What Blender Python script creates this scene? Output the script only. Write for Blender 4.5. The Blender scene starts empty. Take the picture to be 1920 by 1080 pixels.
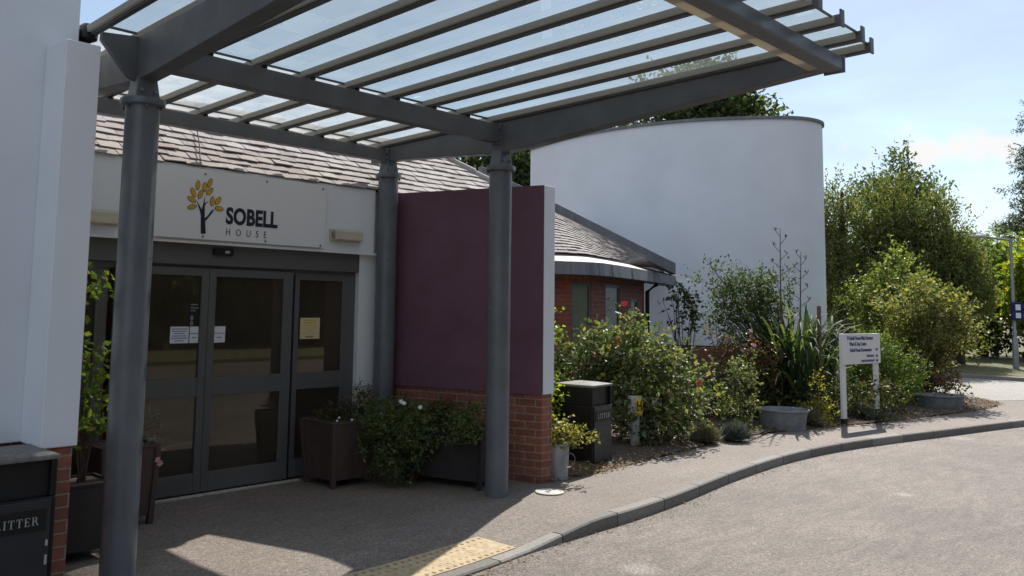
import bpy, bmesh, math, random
import numpy as np
from mathutils import Vector, Matrix
R = math.radians
sc = bpy.context.scene
col = sc.collection
rnd = random.Random(7)

# ------------------------------------------------------------------ materials
def mat(name):
    m = bpy.data.materials.new(name); m.use_nodes = True
    nt = m.node_tree
    for n in list(nt.nodes): nt.nodes.remove(n)
    out = nt.nodes.new('ShaderNodeOutputMaterial')
    return m, nt, out
def N(nt, t, **kw):
    n = nt.nodes.new(t)
    for k, v in kw.items():
        if k.startswith('i_'):
            key = k[2:]
            key = int(key) if key.isdigit() else key.replace('_', ' ')
            n.inputs[key].default_value = v
        else: setattr(n, k, v)
    return n
def ramp(nt, fac, stops, interp='LINEAR'):
    r = nt.nodes.new('ShaderNodeValToRGB'); cr = r.color_ramp; cr.interpolation = interp
    while len(cr.elements) < len(stops): cr.elements.new(.5)
    for e, (p, c) in zip(cr.elements, stops):
        e.position = p; e.color = (*c, 1) if len(c) == 3 else c
    if fac is not None: nt.links.new(fac, r.inputs[0])
    return r
def noise_col(nt, coord, scale, stops, detail=5, rough=.6):
    n = N(nt, 'ShaderNodeTexNoise', i_Scale=scale, i_Detail=detail, i_Roughness=rough)
    nt.links.new(coord, n.inputs['Vector'])
    return ramp(nt, n.outputs[0], stops), n
def paint(name, c, rough=.5, metallic=0., var=.12, scale=3., bump=.0, bscale=60., spec=.5, streak=False, chips=None):
    """painted or rendered surface with faint uneven colour"""
    m, nt, out = mat(name)
    tc = N(nt, 'ShaderNodeTexCoord')
    src = tc.outputs['Object']
    if streak:
        mp = N(nt, 'ShaderNodeMapping'); mp.inputs['Scale'].default_value = (1, 1, .12)
        nt.links.new(src, mp.inputs[0]); src = mp.outputs[0]
    d = tuple(x*(1-var) for x in c); b = tuple(min(1, x*(1+var*.6)) for x in c)
    r, _ = noise_col(nt, src, scale, [(.3, d), (.62, b)])
    p = N(nt, 'ShaderNodeBsdfPrincipled', i_Roughness=rough, i_Metallic=metallic)
    p.inputs['Specular IOR Level'].default_value = spec
    cout = r.outputs[0]
    if chips:
        cn1 = N(nt, 'ShaderNodeTexNoise', i_Scale=16., i_Detail=9., i_Roughness=.75); nt.links.new(tc.outputs['Object'], cn1.inputs['Vector'])
        cr1 = ramp(nt, cn1.outputs[0], [(.66, (0,)*3), (.70, (.8,)*3)])
        cmx = N(nt, 'ShaderNodeMix', data_type='RGBA'); nt.links.new(cr1.outputs[0], cmx.inputs[0]); nt.links.new(cout, cmx.inputs[6]); cmx.inputs[7].default_value = (*chips, 1)
        cout = cmx.outputs[2]
    nt.links.new(cout, p.inputs['Base Color'])
    rr, _ = noise_col(nt, tc.outputs['Object'], 9, [(.3, (max(0, rough-.08),)*3), (.7, (min(1, rough+.1),)*3)])
    nt.links.new(rr.outputs[0], p.inputs['Roughness'])
    if bump:
        bn = N(nt, 'ShaderNodeTexNoise', i_Scale=bscale, i_Detail=4.)
        nt.links.new(tc.outputs['Object'], bn.inputs['Vector'])
        bp = N(nt, 'ShaderNodeBump', i_Strength=bump, i_Distance=.01)
        nt.links.new(bn.outputs[0], bp.inputs['Height']); nt.links.new(bp.outputs[0], p.inputs['Normal'])
    nt.links.new(p.outputs[0], out.inputs[0])
    return m
def leafmat(name, stops, trans=.45, rough=.55, tcol=1.6):
    m, nt, out = mat(name)
    g = N(nt, 'ShaderNodeNewGeometry')
    r = ramp(nt, g.outputs['Random Per Island'], stops)
    p = N(nt, 'ShaderNodeBsdfPrincipled', i_Roughness=rough)
    p.inputs['Specular IOR Level'].default_value = .2
    nt.links.new(r.outputs[0], p.inputs['Base Color'])
    t = N(nt, 'ShaderNodeBsdfTranslucent')
    mx = N(nt, 'ShaderNodeMix', data_type='RGBA', blend_type='MULTIPLY')
    mx.inputs[0].default_value = 1
    nt.links.new(r.outputs[0], mx.inputs[6]); mx.inputs[7].default_value = (tcol*1.15, tcol*1.25, tcol*.55, 1)
    nt.links.new(mx.outputs[2], t.inputs[0])
    s = N(nt, 'ShaderNodeMixShader'); s.inputs[0].default_value = trans
    nt.links.new(p.outputs[0], s.inputs[1]); nt.links.new(t.outputs[0], s.inputs[2])
    nt.links.new(s.outputs[0], out.inputs[0])
    return m
def brickmat(name, c1, c2, mortar):
    m, nt, out = mat(name)
    uv = N(nt, 'ShaderNodeUVMap')
    b = N(nt, 'ShaderNodeTexBrick', offset=.5, squash=1.)
    b.inputs['Scale'].default_value = 1; b.inputs['Mortar Size'].default_value = .006
    b.inputs['Mortar Smooth'].default_value = .25; b.inputs['Bias'].default_value = -.1
    b.inputs['Brick Width'].default_value = .225; b.inputs['Row Height'].default_value = .075
    b.inputs['Color1'].default_value = (*c1, 1); b.inputs['Color2'].default_value = (*c2, 1); b.inputs['Mortar'].default_value = (*mortar, 1)
    nt.links.new(uv.outputs[0], b.inputs['Vector'])
    n = N(nt, 'ShaderNodeTexNoise', i_Scale=14., i_Detail=6., i_Roughness=.7)
    nt.links.new(uv.outputs[0], n.inputs['Vector'])
    r = ramp(nt, n.outputs[0], [(.25, (.62, .6, .58)), (.7, (1.15, 1.12, 1.1))])
    mx = N(nt, 'ShaderNodeMix', data_type='RGBA', blend_type='MULTIPLY'); mx.inputs[0].default_value = 1
    nt.links.new(b.outputs[0], mx.inputs[6]); nt.links.new(r.outputs[0], mx.inputs[7])
    p = N(nt, 'ShaderNodeBsdfPrincipled', i_Roughness=.85)
    nt.links.new(mx.outputs[2], p.inputs['Base Color'])
    bp = N(nt, 'ShaderNodeBump', i_Strength=.7, i_Distance=.006, invert=True)
    nt.links.new(b.outputs['Fac'], bp.inputs['Height']); nt.links.new(bp.outputs[0], p.inputs['Normal'])
    nt.links.new(p.outputs[0], out.inputs[0])
    return m
def asphalt(name, base, var, patch, grain=220., worn=()):
    m, nt, out = mat(name)
    tc = N(nt, 'ShaderNodeTexCoord'); o = tc.outputs['Object']
    big, _ = noise_col(nt, o, .55, [(.3, tuple(x*(1-patch) for x in base)), (.66, tuple(x*(1+patch) for x in base))], 6, .62)
    # aggregate speckle: pale and dark stones
    v = N(nt, 'ShaderNodeTexVoronoi', i_Scale=grain*.5); nt.links.new(o, v.inputs['Vector'])
    sp = ramp(nt, v.outputs['Color'], [(.1, (1-var,)*3), (.5, (1., .99, .97)), (.85, (1+var*1.3, 1+var*1.25, 1+var*1.15))])
    mid = N(nt, 'ShaderNodeTexNoise', i_Scale=28., i_Detail=5., i_Roughness=.75); nt.links.new(o, mid.inputs['Vector'])
    mr = ramp(nt, mid.outputs[0], [(.3, (.62,)*3), (.7, (1.36,)*3)])
    mo = N(nt, 'ShaderNodeTexNoise', i_Scale=5.5, i_Detail=6., i_Roughness=.7, i_Distortion=.6)
    st = N(nt, 'ShaderNodeMapping'); st.inputs['Scale'].default_value = (.45, 1.5, 1); st.inputs['Rotation'].default_value = (0, 0, R(8)); nt.links.new(o, st.inputs[0]); nt.links.new(st.outputs[0], mo.inputs['Vector'])
    mo_r = ramp(nt, mo.outputs[0], [(.3, (1-patch*1.1,)*3), (.68, (1+patch*.9,)*3)])
    m0 = N(nt, 'ShaderNodeMix', data_type='RGBA', blend_type='MULTIPLY'); m0.inputs[0].default_value = 1
    nt.links.new(big.outputs[0], m0.inputs[6]); nt.links.new(mo_r.outputs[0], m0.inputs[7])
    big_out = m0.outputs[2]
    for cx_, cy_, r_ in worn:
        dv_ = N(nt, 'ShaderNodeVectorMath', operation='DISTANCE'); dv_.inputs[1].default_value = (cx_, cy_, 0); nt.links.new(o, dv_.inputs[0])
        wa_ = N(nt, 'ShaderNodeMath', operation='MULTIPLY_ADD'); nt.links.new(mo.outputs[0], wa_.inputs[0]); wa_.inputs[1].default_value = r_*1.6; nt.links.new(dv_.outputs['Value'], wa_.inputs[2])
        wr_ = ramp(nt, wa_.outputs[0], [(r_*1.2, (.5,)*3), (r_*1.9, (0,)*3)])
        wm_ = N(nt, 'ShaderNodeMix', data_type='RGBA'); nt.links.new(wr_.outputs[0], wm_.inputs[0]); nt.links.new(big_out, wm_.inputs[6]); wm_.inputs[7].default_value = (.30, .28, .26, 1)
        big_out = wm_.outputs[2]
    m1 = N(nt, 'ShaderNodeMix', data_type='RGBA', blend_type='MULTIPLY'); m1.inputs[0].default_value = 1
    m2 = N(nt, 'ShaderNodeMix', data_type='RGBA', blend_type='MULTIPLY'); m2.inputs[0].default_value = 1
    nt.links.new(big_out, m1.inputs[6]); nt.links.new(sp.outputs[0], m1.inputs[7])
    nt.links.new(m1.outputs[2], m2.inputs[6]); nt.links.new(mr.outputs[0], m2.inputs[7])
    p = N(nt, 'ShaderNodeBsdfPrincipled', i_Roughness=.75)
    p.inputs['Specular IOR Level'].default_value = .35
    nt.links.new(m2.outputs[2], p.inputs['Base Color'])
    bp = N(nt, 'ShaderNodeBump', i_Strength=.55, i_Distance=.006)
    ad = N(nt, 'ShaderNodeMath', operation='ADD'); nt.links.new(v.outputs['Distance'], ad.inputs[0]); nt.links.new(mid.outputs[0], ad.inputs[1])
    nt.links.new(ad.outputs[0], bp.inputs['Height']); nt.links.new(bp.outputs[0], p.inputs['Normal'])
    nt.links.new(p.outputs[0], out.inputs[0])
    return m
def glassmat(name, tint, refl=.08, dirt_haze=0., dcol=(.7, .72, .7), dscale=3., trans_dirt=False, fk=1.):
    """thin pane: see-through, mirror reflection by fresnel, and a film (roof dust, painted haze on doors)"""
    m, nt, out = mat(name)
    t = N(nt, 'ShaderNodeBsdfTransparent'); t.inputs[0].default_value = (*tint, 1)
    g = N(nt, 'ShaderNodeBsdfGlossy', i_Roughness=.012)
    fr = N(nt, 'ShaderNodeFresnel', i_IOR=1.5)
    ad = N(nt, 'ShaderNodeMath', operation='MULTIPLY_ADD', use_clamp=True); ad.inputs[1].default_value = fk; ad.inputs[2].default_value = refl
    nt.links.new(fr.outputs[0], ad.inputs[0])
    s = N(nt, 'ShaderNodeMixShader'); nt.links.new(ad.outputs[0], s.inputs[0])
    nt.links.new(t.outputs[0], s.inputs[1]); nt.links.new(g.outputs[0], s.inputs[2])
    last = s
    if dirt_haze:
        tc = N(nt, 'ShaderNodeTexCoord')
        n = N(nt, 'ShaderNodeTexNoise', i_Scale=dscale, i_Detail=6., i_Roughness=.65); nt.links.new(tc.outputs['Object'], n.inputs['Vector'])
        r = ramp(nt, n.outputs[0], [(.3, (dirt_haze*.55,)*3), (.7, (dirt_haze*1.35,)*3)])
        d = N(nt, 'ShaderNodeBsdfDiffuse'); d.inputs[0].default_value = (*dcol, 1)
        if trans_dirt:
            tl = N(nt, 'ShaderNodeBsdfTranslucent'); tl.inputs[0].default_value = (*dcol, 1)
            dm = N(nt, 'ShaderNodeMixShader'); dm.inputs[0].default_value = .6
            nt.links.new(d.outputs[0], dm.inputs[1]); nt.links.new(tl.outputs[0], dm.inputs[2]); d = dm
        s2 = N(nt, 'ShaderNodeMixShader'); nt.links.new(r.outputs[0], s2.inputs[0])
        nt.links.new(s.outputs[0], s2.inputs[1]); nt.links.new(d.outputs[0], s2.inputs[2]); last = s2
    nt.links.new(last.outputs[0], out.inputs[0])
    return m
def islandmat(name, stops, rough=.8, nscale=30., bump=.3, spec=.4):
    """each loose piece of the mesh its own tone (roof tiles, kerb stones)"""
    m, nt, out = mat(name)
    g = N(nt, 'ShaderNodeNewGeometry'); r = ramp(nt, g.outputs['Random Per Island'], stops)
    tc = N(nt, 'ShaderNodeTexCoord')
    n = N(nt, 'ShaderNodeTexNoise', i_Scale=nscale, i_Detail=6., i_Roughness=.7); nt.links.new(tc.outputs['Object'], n.inputs['Vector'])
    k = ramp(nt, n.outputs[0], [(.28, (.76, .76, .75)), (.68, (1.1, 1.1, 1.09))])
    mx = N(nt, 'ShaderNodeMix', data_type='RGBA', blend_type='MULTIPLY'); mx.inputs[0].default_value = 1
    nt.links.new(r.outputs[0], mx.inputs[6]); nt.links.new(k.outputs[0], mx.inputs[7])
    p = N(nt, 'ShaderNodeBsdfPrincipled', i_Roughness=rough); p.inputs['Specular IOR Level'].default_value = spec
    nt.links.new(mx.outputs[2], p.inputs['Base Color'])
    bp = N(nt, 'ShaderNodeBump', i_Strength=bump, i_Distance=.006); nt.links.new(n.outputs[0], bp.inputs['Height'])
    nt.links.new(bp.outputs[0], p.inputs['Normal']); nt.links.new(p.outputs[0], out.inputs[0])
    return m

M = {}
M['white'] = paint('white_render', (.70, .73, .78), .75, var=.05, scale=.9, bump=.14, bscale=90)
M['whitewood'] = paint('white_board', (.72, .72, .72), .55, var=.05, scale=2, streak=True)
M['purple'] = paint('purple_render', (.135, .063, .095), .7, var=.17, scale=1.8, bump=.1, bscale=90)
M['steel'] = paint('grey_steel_paint', (.115, .127, .146), .34, var=.14, scale=4, bump=.04, bscale=25, chips=(.26,.27,.28))
M['steel2'] = paint('grey_beam_paint', (.10, .105, .115), .5, var=.22, scale=3, chips=(.2,.19,.18))
M['bar'] = paint('dark_bar_aluminium', (.085, .088, .09), .45, var=.15, scale=5)
M['seal'] = None
M['frame'] = paint('grey_door_aluminium', (.105, .105, .108), .42, var=.08, scale=3)
M['black'] = paint('black_plastic', (.009, .009, .010), .5, var=.3, scale=5, spec=.4)
M['blackmetal'] = paint('black_litter_bin', (.008, .0085, .0095), .42, var=.35, scale=6, bump=.05, bscale=40, spec=.3)
M['bindoor'] = paint('dark_bin_door', (.018, .022, .027), .4, var=.2, scale=5)
M['lid'] = paint('dusty_bin_lid', (.15, .145, .135), .7, var=.3, scale=25, bump=.2, bscale=120)
M['silver'] = paint('silver_lettering', (.36, .36, .35), .45, var=.1)
M['brick'] = brickmat('red_brick', (.30, .115, .075), (.20, .075, .053), (.30, .26, .22))
M['brickdark'] = brickmat('dark_red_brick', (.26, .085, .055), (.19, .065, .045), (.22, .19, .165))
M['tiles'] = islandmat('weathered_roof_tiles', [(0, (.30, .265, .25)), (.35, (.36, .325, .31)), (.7, (.43, .395, .38)), (1, (.33, .285, .268))], .85, spec=.2)
M['lead'] = paint('weathered_lead', (.155, .165, .18), .6, var=.25, scale=5, streak=True)
M['apron'] = paint('pale_lead_apron', (.27, .25, .225), .6, var=.15, scale=5)
M['dark'] = paint('dark_underlay', (.03, .028, .026), .9)
M['pave'] = asphalt('pavement_asphalt', (.172, .144, .125), .32, .12)
M['road'] = asphalt('road_asphalt', (.140, .119, .105), .46, .25, 210., ((5.3, 3.55, .16), (14.2, 3.85, .2), (9.4, 3.1, .12)))
M['path'] = asphalt('side_path_surface', (.26, .25, .235), .25, .10)
M['kerb'] = islandmat('concrete_kerb', [(0, (.17, .155, .142)), (1, (.28, .26, .238))], .85)
M['tactile'] = paint('buff_tactile_slab', (.42, .325, .195), .8, var=.22, scale=14, bump=.2, bscale=80)
M['blister'] = paint('shaded_buff_blister', (.27, .18, .09), .8, var=.25, scale=20)  # shading of the domes put into the colour, darker than the slab
M['soil'] = paint('bark_mulch_soil', (.075, .052, .038), .95, var=.55, scale=26, bump=.9, bscale=45)
M['grass'] = paint('dry_grass_ground', (.12, .115, .05), .95, var=.4, scale=6, bump=.6, bscale=60)
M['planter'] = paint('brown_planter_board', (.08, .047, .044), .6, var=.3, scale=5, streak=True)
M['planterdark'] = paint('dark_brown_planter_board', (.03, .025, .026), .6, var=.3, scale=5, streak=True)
M['galv'] = paint('galvanised_zinc', (.34, .36, .38), .5, metallic=.25, var=.25, scale=7)
M['zinc'] = paint('old_grey_zinc', (.20, .215, .235), .55, metallic=.2, var=.3, scale=6)
M['cream'] = paint('cream_plastic', (.52, .48, .37), .45, var=.1, scale=5)
M['concrete'] = paint('pale_concrete', (.45, .42, .36), .8, var=.2, scale=10)
M['cover'] = paint('pale_access_cover', (.42, .40, .355), .65, var=.15, scale=10)
M['navy'] = paint('navy_lettering', (.012, .016, .04), .4, var=.05)
M['gold'] = paint('golden_logo_leaf', (.60, .33, .025), .45, var=.15, scale=20)
M['goldedge'] = paint('olive_logo_outline', (.10, .085, .02), .45, var=.05)
M['greytext'] = paint('grey_lettering', (.06, .065, .075), .4, var=.05)
M['acrylic'] = None
M['paper'] = paint('white_paper', (.72, .74, .80), .6, var=.03)
M['yellowpaper'] = paint('cream_yellow_paper', (.62, .52, .30), .6, var=.05)
M['ink'] = paint('printed_ink', (.10, .12, .22), .6, var=.1)
M['yink'] = paint('yellow_ink', (.55, .40, .02), .6, var=.1)
M['yellow'] = paint('yellow_hydrant_plate', (.75, .55, .02), .45, var=.08)
M['blueink'] = paint('blue_sign_ink', (.03, .035, .16), .5, var=.05)
M['bluesign'] = paint('dark_blue_sign', (.012, .02, .12), .4, var=.1)
M['wood'] = paint('brown_stake', (.14, .085, .05), .8, var=.3, scale=15, streak=True)
M['twig'] = paint('brown_stem', (.085, .06, .042), .85, var=.35, scale=20)
M['bark'] = paint('grey_brown_bark', (.075, .06, .048), .9, var=.4, scale=8, bump=.6, bscale=20)
M['palegrey'] = paint('pale_grey_post', (.40, .40, .385), .65, var=.12, scale=12)
M['lamppost'] = paint('galvanised_lamp_post', (.25, .27, .29), .5, metallic=.3, var=.15)
M['carpet'] = paint('dark_carpet', (.12, .095, .075), .95, var=.2, scale=20)
M['beige'] = paint('beige_inner_wall', (.50, .40, .28), .8, var=.1)
M['deskwood'] = paint('brown_desk_wood', (.20, .10, .05), .5, var=.2, streak=True)
M['pinkflower'] = leafmat('pink_petal', [(0, (.62, .30, .38)), (1, (.75, .5, .55))], .3)
M['whiteflower'] = leafmat('white_petal', [(0, (.75, .70, .76)), (1, (.85, .84, .86))], .3, tcol=.9)
M['redflower'] = leafmat('red_petal', [(0, (.60, .03, .06)), (1, (.70, .07, .10))], .3, tcol=1.)
M['litterleaf'] = leafmat('dry_leaf', [(0, (.16, .085, .035)), (.5, (.24, .15, .07)), (1, (.32, .24, .13))], .1, .8)
M['doorglass'] = glassmat('dark_door_glass', (.82, .78, .70), .015, .055, (.5, .43, .34), 1.5)  # warm film is painted haze, lifting the dark panes in place of lobby light
M['canopyglass'] = glassmat('dusty_roof_glass', (.88, .95, .94), .0, .15, (.70, .77, .75), 2.2, True, .4)
M['oldglass'] = glassmat('grimy_roof_glass', (.90, .93, .93), .0, .46, (.74, .77, .75), 3.5, True, .4)
M['bayglass'] = glassmat('bay_window_glass', (.86, .89, .90), .01, fk=.35)
M['trim'] = None
def translucent(name, c, k):
    m, nt, out = mat(name)
    d = N(nt, 'ShaderNodeBsdfDiffuse'); d.inputs[0].default_value = (*c, 1)
    t = N(nt, 'ShaderNodeBsdfTranslucent'); t.inputs[0].default_value = (*c, 1)
    s = N(nt, 'ShaderNodeMixShader'); s.inputs[0].default_value = k
    nt.links.new(d.outputs[0], s.inputs[1]); nt.links.new(t.outputs[0], s.inputs[2]); nt.links.new(s.outputs[0], out.inputs[0])
    return m
M['seal'] = translucent('pale_glazing_gasket', (.50, .48, .43), .45)
M['trim'] = translucent('translucent_edge_strip', (.60, .53, .44), .6)
def acrylic():
    m, nt, out = mat('milky_acrylic_sheet')
    tc = N(nt, 'ShaderNodeTexCoord')
    p = N(nt, 'ShaderNodeBsdfPrincipled', i_Roughness=.06); p.inputs['Base Color'].default_value = (.73, .74, .76, 1)
    n = N(nt, 'ShaderNodeTexNoise', i_Scale=2.6, i_Detail=1.); nt.links.new(tc.outputs['Object'], n.inputs['Vector'])
    b = N(nt, 'ShaderNodeBump', i_Strength=.5, i_Distance=.012); nt.links.new(n.outputs[0], b.inputs['Height']); nt.links.new(b.outputs[0], p.inputs['Normal'])
    nt.links.new(p.outputs[0], out.inputs[0]); return m
M['acrylic'] = acrylic()

# ------------------------------------------------------------------ mesh helpers
class MB:
    def __init__(s): s.v = []; s.f = []; s.sm = False
    def add(s, vs, fs):
        b = len(s.v); s.v += [tuple(map(float, p)) for p in vs]; s.f += [tuple(b+i for i in q) for q in fs]; return s
    def box(s, x0, x1, y0, y1, z0, z1):
        return s.add([(x0,y0,z0),(x1,y0,z0),(x1,y1,z0),(x0,y1,z0),(x0,y0,z1),(x1,y0,z1),(x1,y1,z1),(x0,y1,z1)],
                     [(3,2,1,0),(4,5,6,7),(0,1,5,4),(1,2,6,5),(2,3,7,6),(3,0,4,7)])
    def obox(s, o, u, v, w):
        """box from corner o spanned by vectors u, v, w"""
        o, u, v, w = map(Vector, (o, u, v, w))
        if u.cross(v).dot(w) < 0: u, v = v, u
        P = [o, o+u, o+u+v, o+v]; P += [p+w for p in P]
        return s.add(P, [(3,2,1,0),(4,5,6,7),(0,1,5,4),(1,2,6,5),(2,3,7,6),(3,0,4,7)])
    def prism(s, poly, z0, z1, poly2=None):
        """plan polygon (x,y) raised from z0 to z1; poly2 = top outline"""
        A = sum(a[0]*b[1]-b[0]*a[1] for a, b in zip(poly, poly[1:]+poly[:1]))
        q = poly2 or poly
        if A < 0: poly = poly[::-1]; q = q[::-1]
        n = len(poly)
        vs = [(*p, z0) for p in poly]+[(*p, z1) for p in q]
        return s.add(vs, [tuple(range(n))[::-1], tuple(range(n, 2*n))]+[(i,(i+1)%n,n+(i+1)%n,n+i) for i in range(n)])
    def extr(s, prof, o, ua, ub, un):
        """profile (a,b) in axes ua, ub at o, thickened along vector un"""
        o, ua, ub, un = map(Vector, (o, ua, ub, un)); n = len(prof)
        P = [o+ua*a+ub*b for a, b in prof]; P2 = [p+un for p in P]
        A = sum(a[0]*b[1]-b[0]*a[1] for a, b in zip(prof, prof[1:]+prof[:1]))
        flip = (ua.cross(ub).dot(un) > 0) == (A > 0)
        f0 = tuple(range(n)); f1 = tuple(range(n, 2*n))
        side = [(i,(i+1)%n,n+(i+1)%n,n+i) for i in range(n)]
        if flip: return s.add(P+P2, [f0[::-1], f1]+side)
        return s.add(P+P2, [f0, f1[::-1]]+[q[::-1] for q in side])
    def lathe(s, c, prof, n=24, cap=True):
        c = Vector(c); b = len(s.v)
        for r, z in prof:
            for i in range(n):
                a = 2*math.pi*i/n; s.v.append((c.x+r*math.cos(a), c.y+r*math.sin(a), c.z+z))
        for k in range(len(prof)-1):
            for i in range(n):
                j = (i+1)%n; s.f.append((b+k*n+i, b+k*n+j, b+(k+1)*n+j, b+(k+1)*n+i))
        if cap:
            s.f.append(tuple(b+i for i in range(n))[::-1]); s.f.append(tuple(b+(len(prof)-1)*n+i for i in range(n)))
        return s
    def tube(s, pts, rad, n=6):
        pts = [Vector(p) for p in pts]; b = len(s.v); L = len(pts)
        for k, p in enumerate(pts):
            d = (pts[min(k+1, L-1)]-pts[max(k-1, 0)])
            if d.length < 1e-9: d = Vector((0,0,1))
            d.normalize(); u = d.orthogonal() if abs(d.z) > .95 else d.cross(Vector((0,0,1))); u.normalize(); w = d.cross(u)
            r = rad[k] if isinstance(rad, (list, tuple)) else rad
            for i in range(n):
                a = 2*math.pi*i/n; s.v.append(tuple(p+u*(r*math.cos(a))+w*(r*math.sin(a))))
        for k in range(L-1):
            for i in range(n):
                j = (i+1)%n; s.f.append((b+k*n+i, b+k*n+j, b+(k+1)*n+j, b+(k+1)*n+i))
        s.f.append(tuple(b+i for i in range(n))[::-1]); s.f.append(tuple(b+(L-1)*n+i for i in range(n)))
        return s
    def sphere(s, c, r, n=10, m=6, sq=(1,1,1)):
        prof = [(max(1e-4, math.sin(math.pi*k/m)*r), -math.cos(math.pi*k/m)*r*sq[2]) for k in range(m+1)]
        return s.lathe(c, prof, n)
    def build(s, name, m, parent=None, bevel=0, smooth=None, origin=None):
        V = np.array(s.v, dtype=np.float64)
        if parent is not None: off = np.array(WORLD[parent.name])
        elif origin is not None: off = np.array(origin, float)
        else: lo, hi = V.min(0), V.max(0); off = np.array([(lo[0]+hi[0])/2, (lo[1]+hi[1])/2, lo[2]])
        me = bpy.data.meshes.new(name); me.from_pydata([tuple(p) for p in V-off], [], s.f)
        me.update()
        uvl = me.uv_layers.new(name='UVMap')
        nl = len(me.loops); vi = np.empty(nl, np.int32); me.loops.foreach_get('vertex_index', vi)
        npol = len(me.polygons); nor = np.empty(npol*3); me.polygons.foreach_get('normal', nor); nor = nor.reshape(-1, 3)
        lt = np.empty(npol, np.int32); me.polygons.foreach_get('loop_total', lt)
        ln = np.repeat(nor, lt, axis=0); P = V[vi]
        h = np.hypot(ln[:,0], ln[:,1]); hs = np.where(h < 1e-6, 1, h)
        t = np.stack([-ln[:,1]/hs, ln[:,0]/hs], 1)
        side = h > .6
        uv = np.where(side[:,None], np.stack([P[:,0]*t[:,0]+P[:,1]*t[:,1], P[:,2]], 1), P[:,:2])
        uvl.data.foreach_set('uv', uv.astype(np.float32).ravel())
        if smooth is not None:
            me.polygons.foreach_set('use_smooth', [True]*npol)
            try: me.set_sharp_from_angle(angle=R(smooth))
            except Exception: pass
        me.materials.append(m)
        o = bpy.data.objects.new(name, me); col.objects.link(o)
        if parent is not None:
            o.parent = parent; WORLD[o.name] = tuple(off)
        else:
            o.location = off; WORLD[o.name] = tuple(off)
        if bevel:
            b = o.modifiers.new('bevel', 'BEVEL'); b.width = bevel; b.segments = 2; b.limit_method = 'ANGLE'; b.angle_limit = R(40); b.harden_normals = False
        return o
WORLD = {}
def thing(name, label, cat, loc, group=None):
    o = bpy.data.objects.new(name, None); col.objects.link(o); o.location = loc; o.empty_display_size = .1
    WORLD[o.name] = tuple(loc); return tag(o, label, cat, group)
def tag(o, label, cat, group=None, kind=None):
    o['label'] = label; o['category'] = cat
    if group: o['group'] = group
    if kind: o['kind'] = kind
    return o
def struct(o): o['kind'] = 'structure'; return o
def text(body, size, m, parent, name, o, ux, uz, ext=.002, bold=0., align='LEFT', space=1., sx=1.):
    """lettering laid in the plane of ux (reading direction) and uz (up)"""
    cu = bpy.data.curves.new(name, 'FONT'); cu.body = body; cu.size = size; cu.extrude = ext; cu.offset = bold
    cu.align_x = align; cu.space_character = space; cu.resolution_u = 4
    t = bpy.data.objects.new(name, cu); col.objects.link(t)
    dg = bpy.context.evaluated_depsgraph_get()
    me = bpy.data.meshes.new_from_object(t.evaluated_get(dg)); bpy.data.objects.remove(t)
    ux, uz = Vector(ux).normalized(), Vector(uz).normalized(); un = ux.cross(uz)
    off = Vector(WORLD[parent.name]); o = Vector(o)
    for v in me.vertices:
        c = v.co.copy(); v.co = o+ux*(c.x*sx)+uz*c.y+un*c.z-off
    me.materials.clear(); me.materials.append(m)
    ob = bpy.data.objects.new(name, me); col.objects.link(ob); ob.parent = parent; WORLD[ob.name] = tuple(off)
    return ob
def letters(ob, name='letter'):
    """one object per letter of a lettering mesh"""
    bm = bmesh.new(); bm.from_mesh(ob.data); seen = set(); bm.verts.ensure_lookup_table()
    for v0 in bm.verts:
        if v0.index in seen: continue
        st = [v0]; isl = []; seen.add(v0.index)
        while st:
            v = st.pop(); isl.append(v)
            for e in v.link_edges:
                q = e.other_vert(v)
                if q.index not in seen: seen.add(q.index); st.append(q)
        ix = {v.index: i for i, v in enumerate(isl)}
        fs = {f for v in isl for f in v.link_faces}
        me = bpy.data.meshes.new(name); me.from_pydata([tuple(v.co) for v in isl], [], [[ix[v.index] for v in f.verts] for f in fs]); me.update()
        me.materials.append(ob.data.materials[0]); o = bpy.data.objects.new(name, me); col.objects.link(o); o.parent = ob.parent; WORLD[o.name] = WORLD[ob.name]
    bm.free(); bpy.data.objects.remove(ob)
def catmull(P, k=8):
    P = [np.array(p, float) for p in P]; out = []
    for i in range(len(P)-1):
        a = P[max(i-1, 0)]; b = P[i]; c = P[i+1]; d = P[min(i+2, len(P)-1)]
        for j in range(k):
            t = j/k; out.append(.5*((2*b)+(-a+c)*t+(2*a-5*b+4*c-d)*t*t+(-a+3*b-3*c+d)*t**3))
    out.append(P[-1]); return [tuple(p) for p in out]
def offset2(P, d):
    out = []
    for i in range(len(P)):
        a = np.array(P[max(i-1, 0)][:2]); b = np.array(P[min(i+1, len(P)-1)][:2]); t = (b-a)/np.linalg.norm(b-a)
        out.append((P[i][0]-t[1]*d, P[i][1]+t[0]*d))
    return out

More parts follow.
